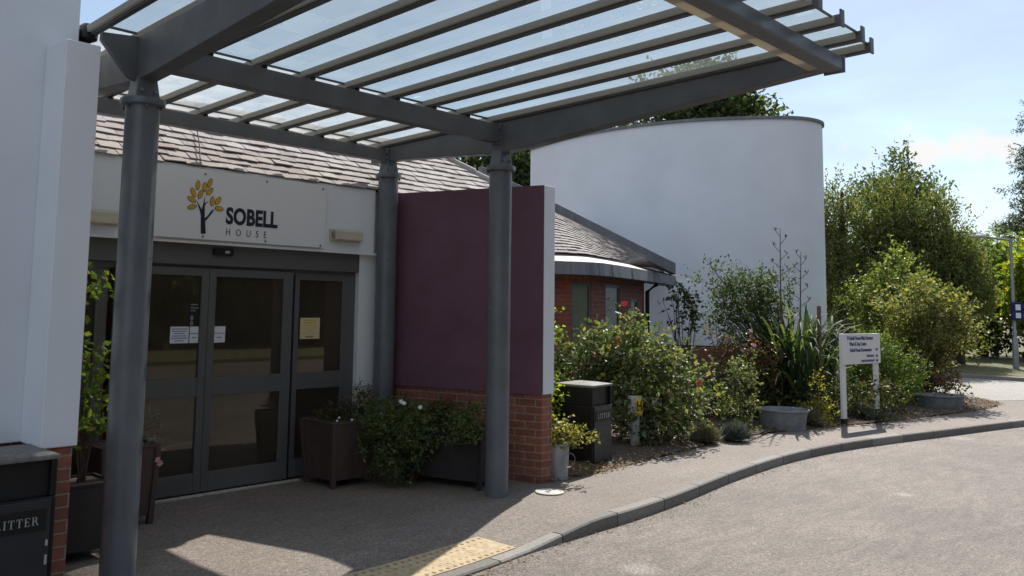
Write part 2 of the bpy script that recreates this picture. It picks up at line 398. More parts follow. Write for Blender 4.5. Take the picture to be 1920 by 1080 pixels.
# ------------------------------------------------------------------ foliage
def leaf_mesh(P, D, Nn, L, W, fold):
    """one folded diamond leaf per row: base P, direction D, normal Nn"""
    S = np.cross(D, Nn); S /= np.linalg.norm(S, axis=1, keepdims=True)+1e-9
    L = L[:,None]; W = W[:,None]
    mid = P+D*L*.45
    a = mid+S*W+Nn*W*fold; b = mid-S*W+Nn*W*fold; tip = P+D*L-Nn*L*.12
    V = np.stack([P, a, tip, b], 1).reshape(-1, 3)
    n = len(P); i = np.arange(n)*4
    F = np.stack([np.stack([i, i+1, i+2], 1), np.stack([i, i+2, i+3], 1)], 1).reshape(-1, 3)
    return V, F
def raw_mesh(name, V, F, m, parent=None, origin=None):
    off = np.array(WORLD[parent.name]) if parent is not None else np.array(origin, float)
    V = V-off; k = F.shape[1]
    me = bpy.data.meshes.new(name); me.vertices.add(len(V)); me.vertices.foreach_set('co', V.astype(np.float32).ravel())
    me.loops.add(F.size); me.loops.foreach_set('vertex_index', F.astype(np.int32).ravel())
    me.polygons.add(len(F)); me.polygons.foreach_set('loop_start', np.arange(0, F.size, k, dtype=np.int32))
    try: me.polygons.foreach_set('loop_total', np.full(len(F), k, np.int32))
    except Exception: pass
    me.update(calc_edges=True); me.validate()
    me.materials.append(m)
    o = bpy.data.objects.new(name, me); col.objects.link(o)
    if parent is not None: o.parent = parent
    else: o.location = tuple(off)
    WORLD[o.name] = tuple(off)
    return o
def norm(a): return a/(np.linalg.norm(a, axis=1, keepdims=True)+1e-9)
def gapnoise(P, s, rng):
    g = np.zeros(len(P))
    for k in range(5):
        w = rng.normal(size=3)*s*(1+.5*k); g += np.sin(P@w+rng.uniform(0, 6.28))/(1+.35*k)
    return g
def sprigs(lobes, ns, m, slen, rng, up=.4, out=.8, shell=2.4, gap=-.9, gs=4.):
    lo = np.array([l[:6] for l in lobes], float)
    w = np.array([l[6] if len(l) > 6 else l[3]*l[4]*l[5] for l in lobes], float)
    k = rng.choice(len(lo), ns, p=w/w.sum())
    u = norm(rng.normal(size=(ns, 3))); r = rng.random(ns)**(1/shell)
    B = lo[k,:3]+u*lo[k,3:6]*r[:,None]
    g = gapnoise(B, gs, rng); keep = g > gap; B, u, r = B[keep], u[keep], r[keep]
    d = norm(u*out+np.array([0, 0, up])+rng.normal(size=u.shape)*.45)
    return B, d
def sprig_leaves(B, d, m, slen, ll, lw, rng, spread=.9, droop=.0, fold=.25, upn=.5):
    n = len(B); t = (np.arange(m)+.5)/m
    ls = slen*rng.uniform(.6, 1.25, n)
    P = B[:,None,:]+d[:,None,:]*(t[None,:,None]*ls[:,None,None])
    P = P+rng.normal(size=P.shape)*slen*.06; P[:,:,2] -= droop*slen*t[None,:]**2
    P = P.reshape(-1, 3); D = np.repeat(d, m, 0)
    side = norm(rng.normal(size=P.shape)); D = norm(D*(1-spread*.6)+side*spread+np.array([0, 0, -droop*.8]))
    Nn = norm(rng.normal(size=P.shape)+np.array([0, 0, upn*2])); Nn = norm(Nn-D*(Nn*D).sum(1, keepdims=True))
    s = rng.uniform(.65, 1.3, len(P))
    return leaf_mesh(P, D, Nn, ll*s, lw*s, fold)
def stems_mesh(parent, base, ends, r0, rng, m=None, name='stems', bend=.25, n=4, seg=5):
    b = MB()
    for e in ends:
        s = np.array(base)+np.array([rng.normal()*r0*3, rng.normal()*r0*3, 0]); e = np.array(e)
        L = np.linalg.norm(e-s); c = (s+e)/2+np.array([(s-e)[0]*.15, (s-e)[1]*.15, L*bend*.5])+rng.normal(size=3)*L*.05
        pts = [(1-t)**2*s+2*t*(1-t)*c+t*t*e for t in np.linspace(0, 1, seg)]
        b.tube(pts, [r0*(1-.75*k/(seg-1)) for k in range(seg)], n)
    return b.build(name, m or M['twig'], parent)
def bush(name, label, cat, base, lobes, ns, m, slen, ll, lw, material, seed, nst=14, r0=.008, group=None, stem=True, part='foliage', twigmat=None, **kw):
    rng = np.random.default_rng(seed); root = thing(name, label, cat, base, group)
    sk = {k: kw.pop(k) for k in ('up', 'out', 'shell', 'gap', 'gs') if k in kw}
    B, d = sprigs(lobes, ns, m, slen, rng, **sk)
    V, F = sprig_leaves(B, d, m, slen, ll, lw, rng, **kw)
    V[:,2] = np.maximum(V[:,2], base[2]+.004)
    raw_mesh(part, V, F, material, root)
    if stem:
        idx = rng.choice(len(B), min(nst, len(B)), replace=False)
        stems_mesh(root, base, B[idx]+d[idx]*slen*.7, r0, rng, twigmat)
    return root, B, d
def flowers(root, pts, r, material, rng, name='flower', petals=5):
    for p in pts:
        p = np.array(p, float); n = norm(np.array([[-.5+rng.normal()*.25, -.6+rng.normal()*.25, .5]]))[0]
        u = np.cross(n, [0, 0, 1.]); u /= np.linalg.norm(u); w = np.cross(n, u)
        a = np.arange(petals)*2*math.pi/petals+rng.uniform(0, 6)
        D = np.cos(a)[:,None]*u+np.sin(a)[:,None]*w; D = norm(D+n*.25)
        V, F = leaf_mesh(np.repeat(p[None], petals, 0), D, np.repeat(n[None], petals, 0), np.full(petals, r), np.full(petals, r*.48), .15)
        raw_mesh(name, V, F, material, root)
def tree(name, label, base, trunk_h, r0, lobes, ns, m, slen, ll, lw, material, seed, limbs=10, group=None, cat='tree', bark=None, **kw):
    rng = np.random.default_rng(seed); root = thing(name, label, cat, base, group)
    sk = {k: kw.pop(k) for k in ('up', 'out', 'shell', 'gap', 'gs') if k in kw}
    B, d = sprigs(lobes, ns, m, slen, rng, **sk)
    V, F = sprig_leaves(B, d, m, slen, ll, lw, rng, **kw)
    raw_mesh('crown', V, F, material, root)
    t = MB(); x, y, z = base; top = (x+rng.normal()*.1, y+rng.normal()*.1, z+trunk_h)
    pts = [(x, y, z), (x+rng.normal()*.05, y+rng.normal()*.05, z+trunk_h*.35), (x+rng.normal()*.08, y+rng.normal()*.08, z+trunk_h*.7), top]
    t.tube(pts, [r0*1.25, r0, r0*.7, r0*.3], 8)
    idx = rng.choice(len(B), min(limbs, len(B)), replace=False)
    for i in idx:
        k = rng.uniform(.35, .95); s = np.array(pts[0])*(1-k)+np.array(top)*k; e = B[i]
        mid = (s+e)/2+np.array([0, 0, np.linalg.norm(e-s)*.12])
        t.tube([s, mid, e], [r0*.4*(1.1-k), r0*.22, r0*.08], 5)
    t.build('trunk', bark or M['bark'], root)
    return root, B, d

# ------------------------------------------------------------------ camera, sky, sun
cam = bpy.data.cameras.new('camera'); co = bpy.data.objects.new('camera', cam); col.objects.link(co); sc.camera = co
rx, dn, fw = (.697633, -.716298, .014992), (.080603, .057676, -.995076), (.711907, .695406, .097973)
mw = Matrix(((rx[0], -dn[0], -fw[0], 0), (rx[1], -dn[1], -fw[1], 0), (rx[2], -dn[2], -fw[2], 1.75), (0, 0, 0, 1)))
co.matrix_world = mw
cam.sensor_width = 36; cam.lens = 1593.75/1920*36
cam.shift_x = (960-901.56)/1920; cam.shift_y = -(540-416.35)/1920
cam.clip_start = .05; cam.clip_end = 2000

SUN_AZ = R(68.6); SUN_EL = R(44.9)
sdir = Vector((math.sin(SUN_AZ)*math.cos(SUN_EL), math.cos(SUN_AZ)*math.cos(SUN_EL), math.sin(SUN_EL)))
sl = bpy.data.lights.new('sun', 'SUN'); sl.energy = 3.55; sl.angle = R(.5); sl.color = (1, .945, .86)
so = bpy.data.objects.new('sun', sl); col.objects.link(so); so.rotation_euler = sdir.to_track_quat('Z', 'Y').to_euler(); so.location = (0, 0, 30)
w = bpy.data.worlds.new('World'); sc.world = w; w.use_nodes = True
nt = w.node_tree
for n in list(nt.nodes): nt.nodes.remove(n)
wo = N(nt, 'ShaderNodeOutputWorld'); bg = N(nt, 'ShaderNodeBackground', i_Strength=.086)
sky = N(nt, 'ShaderNodeTexSky', sky_type='NISHITA', sun_disc=False, sun_elevation=SUN_EL, sun_rotation=SUN_AZ, altitude=60., air_density=1., dust_density=.45, ozone_density=1.5)
tc = N(nt, 'ShaderNodeTexCoord')
# thin high cloud, stretched along the horizon
mp = N(nt, 'ShaderNodeMapping'); mp.inputs['Scale'].default_value = (1.3, 1.3, 5.5); mp.inputs['Location'].default_value = (.4, .2, .1)
nt.links.new(tc.outputs['Generated'], mp.inputs[0])
cn = N(nt, 'ShaderNodeTexNoise', i_Scale=2.2, i_Detail=8., i_Roughness=.62, i_Distortion=.4); nt.links.new(mp.outputs[0], cn.inputs['Vector'])
cr = ramp(nt, cn.outputs[0], [(.36, (.24,)*3), (.74, (.72,)*3)])
# one small heap of cloud low over the trees
dirc = Vector((.951, .258, .166)).normalized()
dv = N(nt, 'ShaderNodeVectorMath', operation='SUBTRACT'); dv.inputs[1].default_value = dirc; nt.links.new(tc.outputs['Generated'], dv.inputs[0])
ds = N(nt, 'ShaderNodeVectorMath', operation='MULTIPLY'); ds.inputs[1].default_value = (.8, .8, 3.2); nt.links.new(dv.outputs[0], ds.inputs[0])
dl = N(nt, 'ShaderNodeVectorMath', operation='LENGTH'); nt.links.new(ds.outputs[0], dl.inputs[0])
hn = N(nt, 'ShaderNodeTexNoise', i_Scale=26., i_Detail=6., i_Roughness=.6); nt.links.new(tc.outputs['Generated'], hn.inputs['Vector'])
ma = N(nt, 'ShaderNodeMath', operation='MULTIPLY_ADD'); nt.links.new(hn.outputs[0], ma.inputs[0]); ma.inputs[1].default_value = .26; nt.links.new(dl.outputs['Value'], ma.inputs[2])
hr = ramp(nt, ma.outputs[0], [(.135, (.95,)*3), (.20, (0,)*3)])
# bright cloud added out of view behind the camera, to fill the shaded walls
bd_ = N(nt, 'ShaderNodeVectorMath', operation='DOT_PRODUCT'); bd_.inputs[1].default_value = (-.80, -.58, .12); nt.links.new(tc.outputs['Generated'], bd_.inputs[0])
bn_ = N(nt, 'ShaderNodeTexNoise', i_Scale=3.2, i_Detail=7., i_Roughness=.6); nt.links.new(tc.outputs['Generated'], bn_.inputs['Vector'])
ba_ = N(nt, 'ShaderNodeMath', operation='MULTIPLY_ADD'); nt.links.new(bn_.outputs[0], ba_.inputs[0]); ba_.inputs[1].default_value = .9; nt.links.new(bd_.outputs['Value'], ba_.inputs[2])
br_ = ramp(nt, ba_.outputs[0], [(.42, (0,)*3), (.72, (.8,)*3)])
cm = N(nt, 'ShaderNodeMix', data_type='RGBA'); nt.links.new(cr.outputs[0], cm.inputs[0]); nt.links.new(sky.outputs[0], cm.inputs[6]); cm.inputs[7].default_value = (3.5, 4.1, 4.8, 1)
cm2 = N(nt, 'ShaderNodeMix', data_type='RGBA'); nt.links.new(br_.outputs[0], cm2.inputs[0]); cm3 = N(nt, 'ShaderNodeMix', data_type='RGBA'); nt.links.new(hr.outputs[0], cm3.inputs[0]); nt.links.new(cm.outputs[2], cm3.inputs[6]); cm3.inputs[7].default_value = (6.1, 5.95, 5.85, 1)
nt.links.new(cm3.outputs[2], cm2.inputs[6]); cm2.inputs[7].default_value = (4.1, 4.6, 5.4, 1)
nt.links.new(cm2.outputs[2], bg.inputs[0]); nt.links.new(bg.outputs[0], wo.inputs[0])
sc.view_settings.view_transform = 'Standard'; sc.view_settings.look = 'None'; sc.view_settings.exposure = .90; sc.view_settings.gamma = 1

# ------------------------------------------------------------------ ground, road, kerb, pavement, bed
struct(MB().add([(-150,-150,-.17),(250,-150,-.17),(250,250,-.17),(-150,250,-.17)], [(0,1,2,3)]).build('ground', M['grass'], origin=(0,0,-.17)))
KB = catmull([(-8,4.6),(-3,4.45),(1,4.38),(3.2,4.36),(4.05,4.363),(4.51,4.385),(5.07,4.432),(5.9,4.466),(6.5,4.475),(7.32,4.535),(8.88,4.72),(10.48,4.79),(12.1,4.63),(14.25,4.165),(16.79,3.583),(19,2.9),(22,1.75),(26,.0)], 10)
KF = offset2(KB, -.105)
rp = [(x, y) for x, y in KF]+[(26,-30),(-30,-30),(-30,4.8)]
b = MB(); b.add([(-40,-9,-.1),(70,-9,-.1),(70,30,-.1),(-40,30,-.1)], [(0,1,2,3)])
struct(b.build('road', M['road'], origin=(0,0,-.1)))
def kz(x):   # kerb and pavement edge sink to the road at the crossing
    t = min(1, max(0, (x-4.95)/.93)); t = .75*t+.25*t*t*(3-2*t); return -.078*(1-t)
# pavement: dropped strip along the kerb, then flat
b = MB(); n = len(KB); off = [0, .12, .28, .45, .62, .8]
grid = [offset2(KB, d) for d in off]
for j in range(n):
    for i, d in enumerate(off):
        t = d/.8; b.v.append((*grid[i][j], kz(KB[j][0])*(1-t*t*(3-2*t))))
m_ = len(off)
for j in range(n-1):
    for i in range(m_-1): b.f.append((j*m_+i, (j+1)*m_+i, (j+1)*m_+i+1, j*m_+i+1))
base = len(b.v)
for j in range(n):
    b.v.append((max(-8, KB[j][0]), 30, 0))
for j in range(n-1): b.f.append((j*m_+m_-1, (j+1)*m_+m_-1, base+j+1, base+j))
struct(b.build('pavement', M['pave'], origin=(0,0,0)))
# kerb stones
b = MB(); s = 0; acc = [0]
for p, q in zip(KB, KB[1:]): acc.append(acc[-1]+math.hypot(q[0]-p[0], q[1]-p[1]))
def kat(P, d):
    for i in range(len(acc)-1):
        if acc[i+1] >= d:
            t = (d-acc[i])/(acc[i+1]-acc[i]); return (P[i][0]*(1-t)+P[i+1][0]*t, P[i][1]*(1-t)+P[i+1][1]*t)
    return P[-1]
x0 = next(a for a, p in zip(acc, KB) if p[0] > 6.16); d = x0-.78*18
while d < acc[-1]-.8:
    if d > 0:
        ds_ = np.linspace(d+.007, d+.773, 5)
        k0 = len(b.v)
        for t in ds_:
            pb, pf = kat(KB, t), kat(KF, t); z = kz(pb[0])+.002; zz = (pf[0]*.88+pb[0]*.12, pf[1]*.88+pb[1]*.12)
            b.v += [(*pb, -.16), (*pb, z), (*zz, z), (*pf, z-.012), (*pf, -.16)]
        for i in range(4):
            for k in range(4): b.f.append((k0+i*5+k, k0+i*5+k+1, k0+(i+1)*5+k+1, k0+(i+1)*5+k))
        b.f += [tuple(k0+k for k in range(5))[::-1], tuple(k0+20+k for k in range(5))]
    d += .78
struct(b.build('kerb', M['kerb'], origin=(0,0,0)))
b = MB(); jz = []
for d in np.arange(0, acc[-1]-.3, .3):
    jz.append(d)
k0 = 0
for d in jz:
    pb, pf = kat(KB, d), kat(KF, d); pf = (pf[0]*.93+pb[0]*.07, pf[1]*.93+pb[1]*.07); z = kz(pb[0])-.006; b.v += [(*pb, z), (*pf, z), (*pf, -.15)]
for i in range(len(jz)-1):
    for k in range(2): b.f.append((i*3+k, i*3+k+1, (i+1)*3+k+1, (i+1)*3+k))
struct(b.build('kerb_bed', M['dark'], origin=(0,0,0)))
# tactile slabs with blisters, beside the dropped kerb
b = MB(); TA = offset2(KB, .012)
def pz(x, d): t = d/.8; return kz(x)*(1-t*t*(3-2*t))
pts = []
for sx in range(4):
    for sy in range(1):
        u0 = 3.60+sx*.345
        for bx in range(5):
            for by in range(5): pts.append((u0+.035+bx*.0675, .035+by*.0675))
b2 = MB()
def tp(u, dd):
    j = min(range(len(KB)), key=lambda i: abs(KB[i][0]-u)); y = np.interp(u, [p[0] for p in KB], [p[1] for p in KB]); k = -.12
    return (u-dd*.22, y+.012+dd*.97, pz(u, dd)+.005)
for sx in range(4):
    u0 = 3.60+sx*.345; u1 = u0+.341
    q = [tp(u0, 0), tp(u1, 0), tp(u1, .345), tp(u0, .345)]
    b.add(q+[(x, y, z-.02) for x, y, z in q], [(0,1,2,3),(0,4,5,1),(1,5,6,2),(2,6,7,3),(3,7,4,0)])
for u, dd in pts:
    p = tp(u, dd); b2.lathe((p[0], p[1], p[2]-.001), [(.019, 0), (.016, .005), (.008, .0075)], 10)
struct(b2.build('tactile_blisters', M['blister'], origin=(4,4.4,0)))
struct(b.build('tactile_paving', M['tactile'], origin=(4,4.4,0)))
# planted bed
BE = catmull([(6.80,5.62),(7.3,5.56),(7.81,5.555),(9.25,5.64),(11.14,5.72),(12.63,5.46),(14.37,5.0),(16.73,4.56),(18.3,4.4),(19.1,4.55),(19.6,5.0),(20.6,6.1)], 6)
b = MB(); top = [(x, y, .012+.02*math.sin(x*5)*math.sin(x*2.3)) for x, y in BE]
in1 = [(x, y, .05) for x, y in offset2(BE, .3)]; bk = [(x+.6, 13.5, .07) for x, y in BE]
n = len(top); b.v = top+in1+bk
for k in range(2):
    for i in range(n-1): b.f.append((k*n+i, k*n+i+1, (k+1)*n+i+1, (k+1)*n+i))
struct(b.build('flower_bed_soil', M['soil'], origin=(12,6,0)))
struct(MB().prism([(19.6,4.72),(20.4,4.2),(26,4.0),(26,9.5),(23.2,9)], -.09, .006).build('side_path', M['path'], origin=(23,6,0)))
b = MB(); b.prism([(25.8,-1),(26,-1),(26,12),(25.8,12)], -.1, .1); struct(b.build('far_kerb', M['kerb'], origin=(25.9,5,0)))
struct(MB().prism([(26,-20),(70,-20),(70,40),(26,40)], -.1, .1).build('grass_verge', M['grass'], origin=(40,6,0)))
# mulch chips and dry leaves along the edge of the bed
rng = np.random.default_rng(3); n = 2600
k = rng.integers(0, len(BE)-1, n); bp = np.array(BE)[k]; dd = np.abs(rng.normal(size=n))*.22-.07
P = np.stack([bp[:,0]+rng.normal(size=n)*.12, bp[:,1]+dd, np.full(n, .022)], 1); P[:,2] += np.clip(dd, 0, .3)*.15
D = norm(np.stack([rng.normal(size=n), rng.normal(size=n), rng.normal(size=n)*.25], 1)); Nn = norm(np.stack([rng.normal(size=n)*.4, rng.normal(size=n)*.4, np.ones(n)], 1))
V, F = leaf_mesh(P, D, Nn, rng.uniform(.02, .055, n), rng.uniform(.006, .016, n), .3)
o = raw_mesh('fallen_leaves', V, F, M['litterleaf'], origin=(12, 5.5, 0)); tag(o, 'dry brown leaves and bark chips strewn along the edge of the bed', 'leaf litter', kind='stuff')

n = 700; k = rng.integers(25, len(KF)-40, n); kp = np.array(KF)[k]
P = np.stack([kp[:,0]+rng.normal(size=n)*.15, kp[:,1]-np.abs(rng.normal(size=n))*.10-.01, np.full(n, -.092)], 1)
D = norm(np.stack([rng.normal(size=n), rng.normal(size=n), rng.normal(size=n)*.15], 1)); Nn = norm(np.stack([rng.normal(size=n)*.3, rng.normal(size=n)*.3, np.ones(n)], 1))
V, F = leaf_mesh(P, D, Nn, rng.uniform(.008, .03, n), rng.uniform(.003, .009, n), .3)
o = raw_mesh('gutter_leaves', V, F, M['litterleaf'], origin=(10, 4.4, -.1)); tag(o, 'small dry leaves and grit lying in the road along the kerb', 'leaf litter', kind='stuff')

# ------------------------------------------------------------------ entrance building
bld = thing('entrance_building', 'low white fronted entrance building with tiled hipped roof and dark glazed doors', 'building', (4, 7.5, 0))
MB().box(2.03, 5.80, 7.28, 7.60, 2.283, 2.992).build('fascia', M['white'], bld, bevel=.006)
MB().box(2.03, 5.83, 7.265, 7.279, 2.276, 2.30).build('fascia_trim', M['whitewood'], bld)
b = MB(); b.box(5.646, 8.5, 7.335, 7.62, .88, 2.98); b.build('jamb_wall', M['white'], bld)
MB().box(5.95, 8.5, 7.35, 7.62, 0, .879).build('brick_plinth', M['brick'], bld)
MB().box(5.646, 5.949, 7.345, 7.62, 0, .879).build('grey_plinth', M['concrete'], bld)
MB().box(8.5, 8.69, 7.35, 14, 0, 2.9).build('side_wall', M['brick'], bld)
# roof: deck and overlapping tiles, hip at the right
pit = math.tan(R(37)); Y0, Z0, XC, TM = 7.272, 2.978, 8.72, 1.06
b = MB(); t = TM
b.add([(1.2, Y0+.10, Z0+.05), (XC-.03, Y0+.10, Z0+.05), (XC-t, Y0+t, Z0+t*pit-.02), (1.2, Y0+t, Z0+t*pit-.02)], [(0,1,2,3)])
b.add([(XC-.03, Y0+.03, Z0-.02), (XC-.03, Y0+2*t, Z0-.02), (XC-t, Y0+t, Z0+t*pit-.02)], [(0,1,2)])
b.add([(1.2, Y0+t, Z0+t*pit-.02), (XC-t, Y0+t, Z0+t*pit-.02), (XC, Y0+2*t, Z0-.02), (1.2, Y0+2*t, Z0-.02)], [(0,1,2,3)])
b.add([(1.2, Y0+2*t-.1, Z0-.05), (XC-.2, Y0+2*t-.1, Z0-.05), (XC-.2, 14, Z0-.05), (1.2, 14, Z0-.05)], [(0,1,2,3)])
rf = b.build('roof_deck', M['dark'], bld)
def roof_tiles(name, parent, row, rows, width, seed, lap=1.5, th=.012):
    """row(k) -> (list of points along the course at slope step k); tiles follow the course"""
    rr = random.Random(seed); b = MB()
    for k in range(rows):
        A, B = row(k), row(k+lap)
        if A is None or B is None: continue
        L = math.dist(A[0], A[1]); nn = int(L/width)
        if nn < 1: continue
        a0, a1, b0, b1 = map(Vector, (A[0], A[1], B[0], B[1]))
        up = (b0-a0).cross(a1-a0); up = -up if up.z < 0 else up; up.normalize()
        dirx = (a1-a0)/L; ups = (b0-a0)-dirx*((b0-a0).dot(dirx))
        u = -(.5 if k % 2 else 0)*width+rr.uniform(-.015, .015)
        lim = L
        while u < lim:
            wv = width*rr.uniform(.95, 1.03); s0, s1 = max(0, u+.003), min(lim, u+wv-.003); u += wv
            if s1-s0 < .03 or rr.random() < .006: continue
            lf = rr.uniform(0, .006)+(.010 if rr.random() < .08 else 0); tl = rr.uniform(-.006, .006); dy = rr.uniform(-.012, .01)+(-.02 if rr.random() < .05 else 0)
            un = ups.normalized()
            c = [a0+dirx*s0+up*(.026+lf+tl)+un*dy, a0+dirx*s1+up*(.026+lf-tl)+un*dy, a0+dirx*s1+ups+up*.006, a0+dirx*s0+ups+up*.006]
            d_ = [p-up*th for p in c]
            b.add(c+d_, [(0,1,2,3),(0,4,5,1),(1,5,6,2),(3,7,4,0)])
    return b.build(name, M['tiles'], parent)
G = .126
def mrow(k):
    t = k*G*math.cos(R(37)); z = Z0+t*pit; y = Y0+t
    return ((1.5, y, z), (XC-t, y, z)) if t < TM+.05 else None
roof_tiles('roof_tiles', bld, mrow, 36, .212, 5)
b = MB()
for k in range(5):
    t = .10+k*.2; p = Vector((XC-t, Y0+t, Z0+t*pit+.02)); q = Vector((XC-t-.21, Y0+t+.21, Z0+(t+.21)*pit+.012))
    b.tube([p, q], [.06, .05], 8)
for k in range(16):
    x = XC-TM-k*.4; b.tube([(x, Y0+TM, Z0+TM*pit+.015), (x-.41, Y0+TM, Z0+TM*pit+.01)], [.07, .062], 8)
b.build('hip_tiles', M['tiles'], bld)
b = MB(); b.tube([(3.72, 7.25, 3.02), (3.86, 7.56, 3.26), (3.95, 7.8, 3.44)], .006, 5); b.build('roof_cable', M['black'], bld)
# door screen
FY = 7.36
b = MB(); b.box(2.03, 5.644, 7.335, 7.46, 2.085, 2.282); b.build('door_header', M['frame'], bld, bevel=.004)
b = MB(); b.box(2.03, 5.644, 7.40, 7.46, 2.03, 2.084); b.build('door_track', M['frame'], bld)
def leaf(x0, x1, y, st0, st1, name):
    f = MB(); f.box(x0, x0+st0, y, y+.045, .02, 2.06); f.box(x1-st1, x1, y, y+.045, .02, 2.06)
    for z0, z1 in ((.02, .195), (.88, 1.05), (1.985, 2.06)): f.box(x0+st0, x1-st1, y+.001, y+.044, z0, z1)
    d = f.build(name, M['frame'], bld, bevel=.004)
    for z0, z1 in ((.195, .88), (1.05, 1.985)):
        MB().box(x0+st0, x1-st1, y+.02, y+.026, z0, z1).build('glass', M['doorglass'], d)
    return d
leaf(3.055, 3.923, FY, .075, .072, 'sliding_door')
leaf(3.926, 4.84, FY, .072, .11, 'sliding_door')
leaf(2.10, 3.02, FY+.06, .09, .10, 'fixed_panel')
leaf(4.885, 5.643, FY+.03, .055, .165, 'fixed_panel')
MB().box(4.843, 4.884, FY+.05, FY+.11, 0, 2.03).build('door_post', M['black'], bld)
MB().box(2.95, 4.95, 7.285, 7.335, .0, .014).build('threshold', M['concrete'], bld)
# inside: floor, walls, reception desk
b = MB(); b.box(2.05, 5.64, 7.5, 11, -.02, .004); b.build('interior_floor', M['carpet'], bld)
b = MB(); b.box(2.03, 5.66, 11, 11.1, 0, 2.7); b.box(2.03, 2.05, 7.5, 11, 0, 2.7); b.box(5.62, 5.645, 7.63, 11, 0, 2.7); b.build('interior_wall', M['beige'], bld)
b = MB(); b.box(2.03, 5.64, 7.47, 11.1, 2.62, 2.7); b.build('interior_ceiling', M['whitewood'], bld)
# things on the front
sb = MB().box(3.305, 5.125, 7.245, 7.253, 2.318, 2.965).build('sign_board', M['acrylic'])
tag(sb, 'milky acrylic sign over the doors with golden leaved tree and navy lettering', 'sign')
LV = [((3.821,2.842),20),((3.772,2.797),0),((3.704,2.808),5),((3.662,2.738),-25),((3.732,2.727),20),((3.823,2.763),40),((3.65,2.673),-65),((3.657,2.605),75),((3.854,2.675),3),((3.91,2.685),30),((3.924,2.614),95)]
TR = [(3.754,2.367),(3.802,2.37),(3.79,2.484),(3.812,2.508),(3.857,2.568),(3.877,2.607),(3.852,2.592),(3.812,2.535),(3.785,2.512),(3.779,2.63),(3.818,2.676),(3.778,2.647),(3.778,2.713),(3.763,2.638),(3.752,2.587),(3.700,2.668),(3.735,2.575),(3.746,2.538)]
me_t = MB().extr(TR, (0, 7.2445, 0), (1,0,0), (0,0,1), (0,-.004,0)).build('logo_trunk', M['navy'], sb)
for (cx_, cz_), a in LV:
    def el(L, W):
        pr = []
        for i in range(16):
            th = i/16*2*math.pi; u = L*math.cos(th); v = W*math.sin(th)*(1-.12*abs(math.cos(th))**3)
            aa = R(a); pr.append((cx_+u*math.sin(aa)+v*math.cos(aa), cz_+u*math.cos(aa)-v*math.sin(aa)))
        return pr
    lfm = MB().extr(el(.047, .0235), (0, 7.2445, 0), (1,0,0), (0,0,1), (0,-.003,0)).build('logo_leaf', M['goldedge'], sb)
    MB().extr(el(.0405, .0185), (0, 7.2412, 0), (1,0,0), (0,0,1), (0,-.002,0)).build('leaf_face', M['gold'], lfm)
letters(text('SOBELL', .212, M['navy'], sb, 'bold_lettering', (3.998, 7.2435, 2.484), (1,0,0), (0,0,1), bold=.008, sx=.775, space=1.02))
letters(text('HOUSE', .092, M['greytext'], sb, 'thin_lettering', (4.0, 7.2435, 2.372), (1,0,0), (0,0,1), space=2.38, sx=.80, bold=-.0008))
for x, z in ((3.773,2.919),(4.42,2.924),(5.079,2.921),(3.773,2.343),(4.427,2.341),(5.07,2.337)):
    MB().extr([(x+.011*math.cos(i*.785), z+.011*math.sin(i*.785)) for i in range(8)], (0,7.2449,0), (1,0,0), (0,0,1), (0,-.008,0)).build('bolt', M['zinc'], sb)
def bulkhead(x0, x1, z0, z1, label):
    t = thing('bulkhead_light', label, 'light', ((x0+x1)/2, 7.28, z0), 'bulkhead lights on the fascia')
    MB().box(x0, x1, 7.255, 7.2795, z0, z1).build('back_box', M['cream'], t, bevel=.006)
    MB().box(x0+.045, x1-.012, 7.205, 7.2545, z0+.01, z1-.01).build('diffuser', M['cream'], t, bevel=.015)
    MB().box(x0+.015, x0+.03, 7.245, 7.2549, z0+.03, z1-.03).build('clip', M['zinc'], t)
bulkhead(5.20, 5.60, 2.398, 2.525, 'cream bulkhead light on the white fascia right of the sign')
bulkhead(2.62, 3.01, 2.375, 2.505, 'cream bulkhead light on the fascia behind the nearest grey column')
t = thing('door_sensor', 'small black motion sensor on the dark header above the doors', 'sensor', (4.03, 7.33, 2.19))
MB().box(3.93, 4.13, 7.30, 7.334, 2.185, 2.245).build('housing', M['black'], t, bevel=.008)
MB().box(4.04, 4.085, 7.2965, 7.2995, 2.205, 2.23).build('lens', M['palegrey'], t)
def notice(name, label, x0, x1, z0, z1, y, paper, lines, ink, group='notices stuck on the glass'):
    t = MB().box(x0, x1, y-.0022, y-.0002, z0, z1).build(name, paper); tag(t, label, 'notice', group)
    h = z1-z0; wd = x1-x0
    for k, (c, l, th) in enumerate(lines):
        bb = MB(); zc = z1-h*c; x = x0+wd*(1-l)/2; xe = x+wd*l; r2 = random.Random(k+int(x0*100))
        while x < xe-.004:
            ww = r2.uniform(.008, .02); bb.box(x, min(xe, x+ww), y-.003, y-.0023, zc-th*h/2, zc+th*h/2); x += ww+.004
        bb.build('text_line', ink if not isinstance(ink, list) else ink[k], t)
gy = FY+.02
notice('paper_notice', 'wide white notice with six text lines on the left sliding door', 3.575, 3.752, 1.37, 1.52, gy, M['paper'], [(.14,.86,.055),(.28,.8,.055),(.42,.6,.055),(.56,.76,.055),(.7,.84,.055),(.85,.5,.055)], M['ink'])
notice('paper_notice', 'narrow white notice beside the frame on the left sliding door', 3.762, 3.848, 1.37, 1.52, gy, M['paper'], [(.42,.9,.06),(.68,.46,.07)], M['ink'])
notice('paper_notice', 'white notice alone on the right sliding door glass', 3.999, 4.118, 1.37, 1.52, gy, M['paper'], [(.42,.88,.06),(.68,.42,.07)], M['ink'])
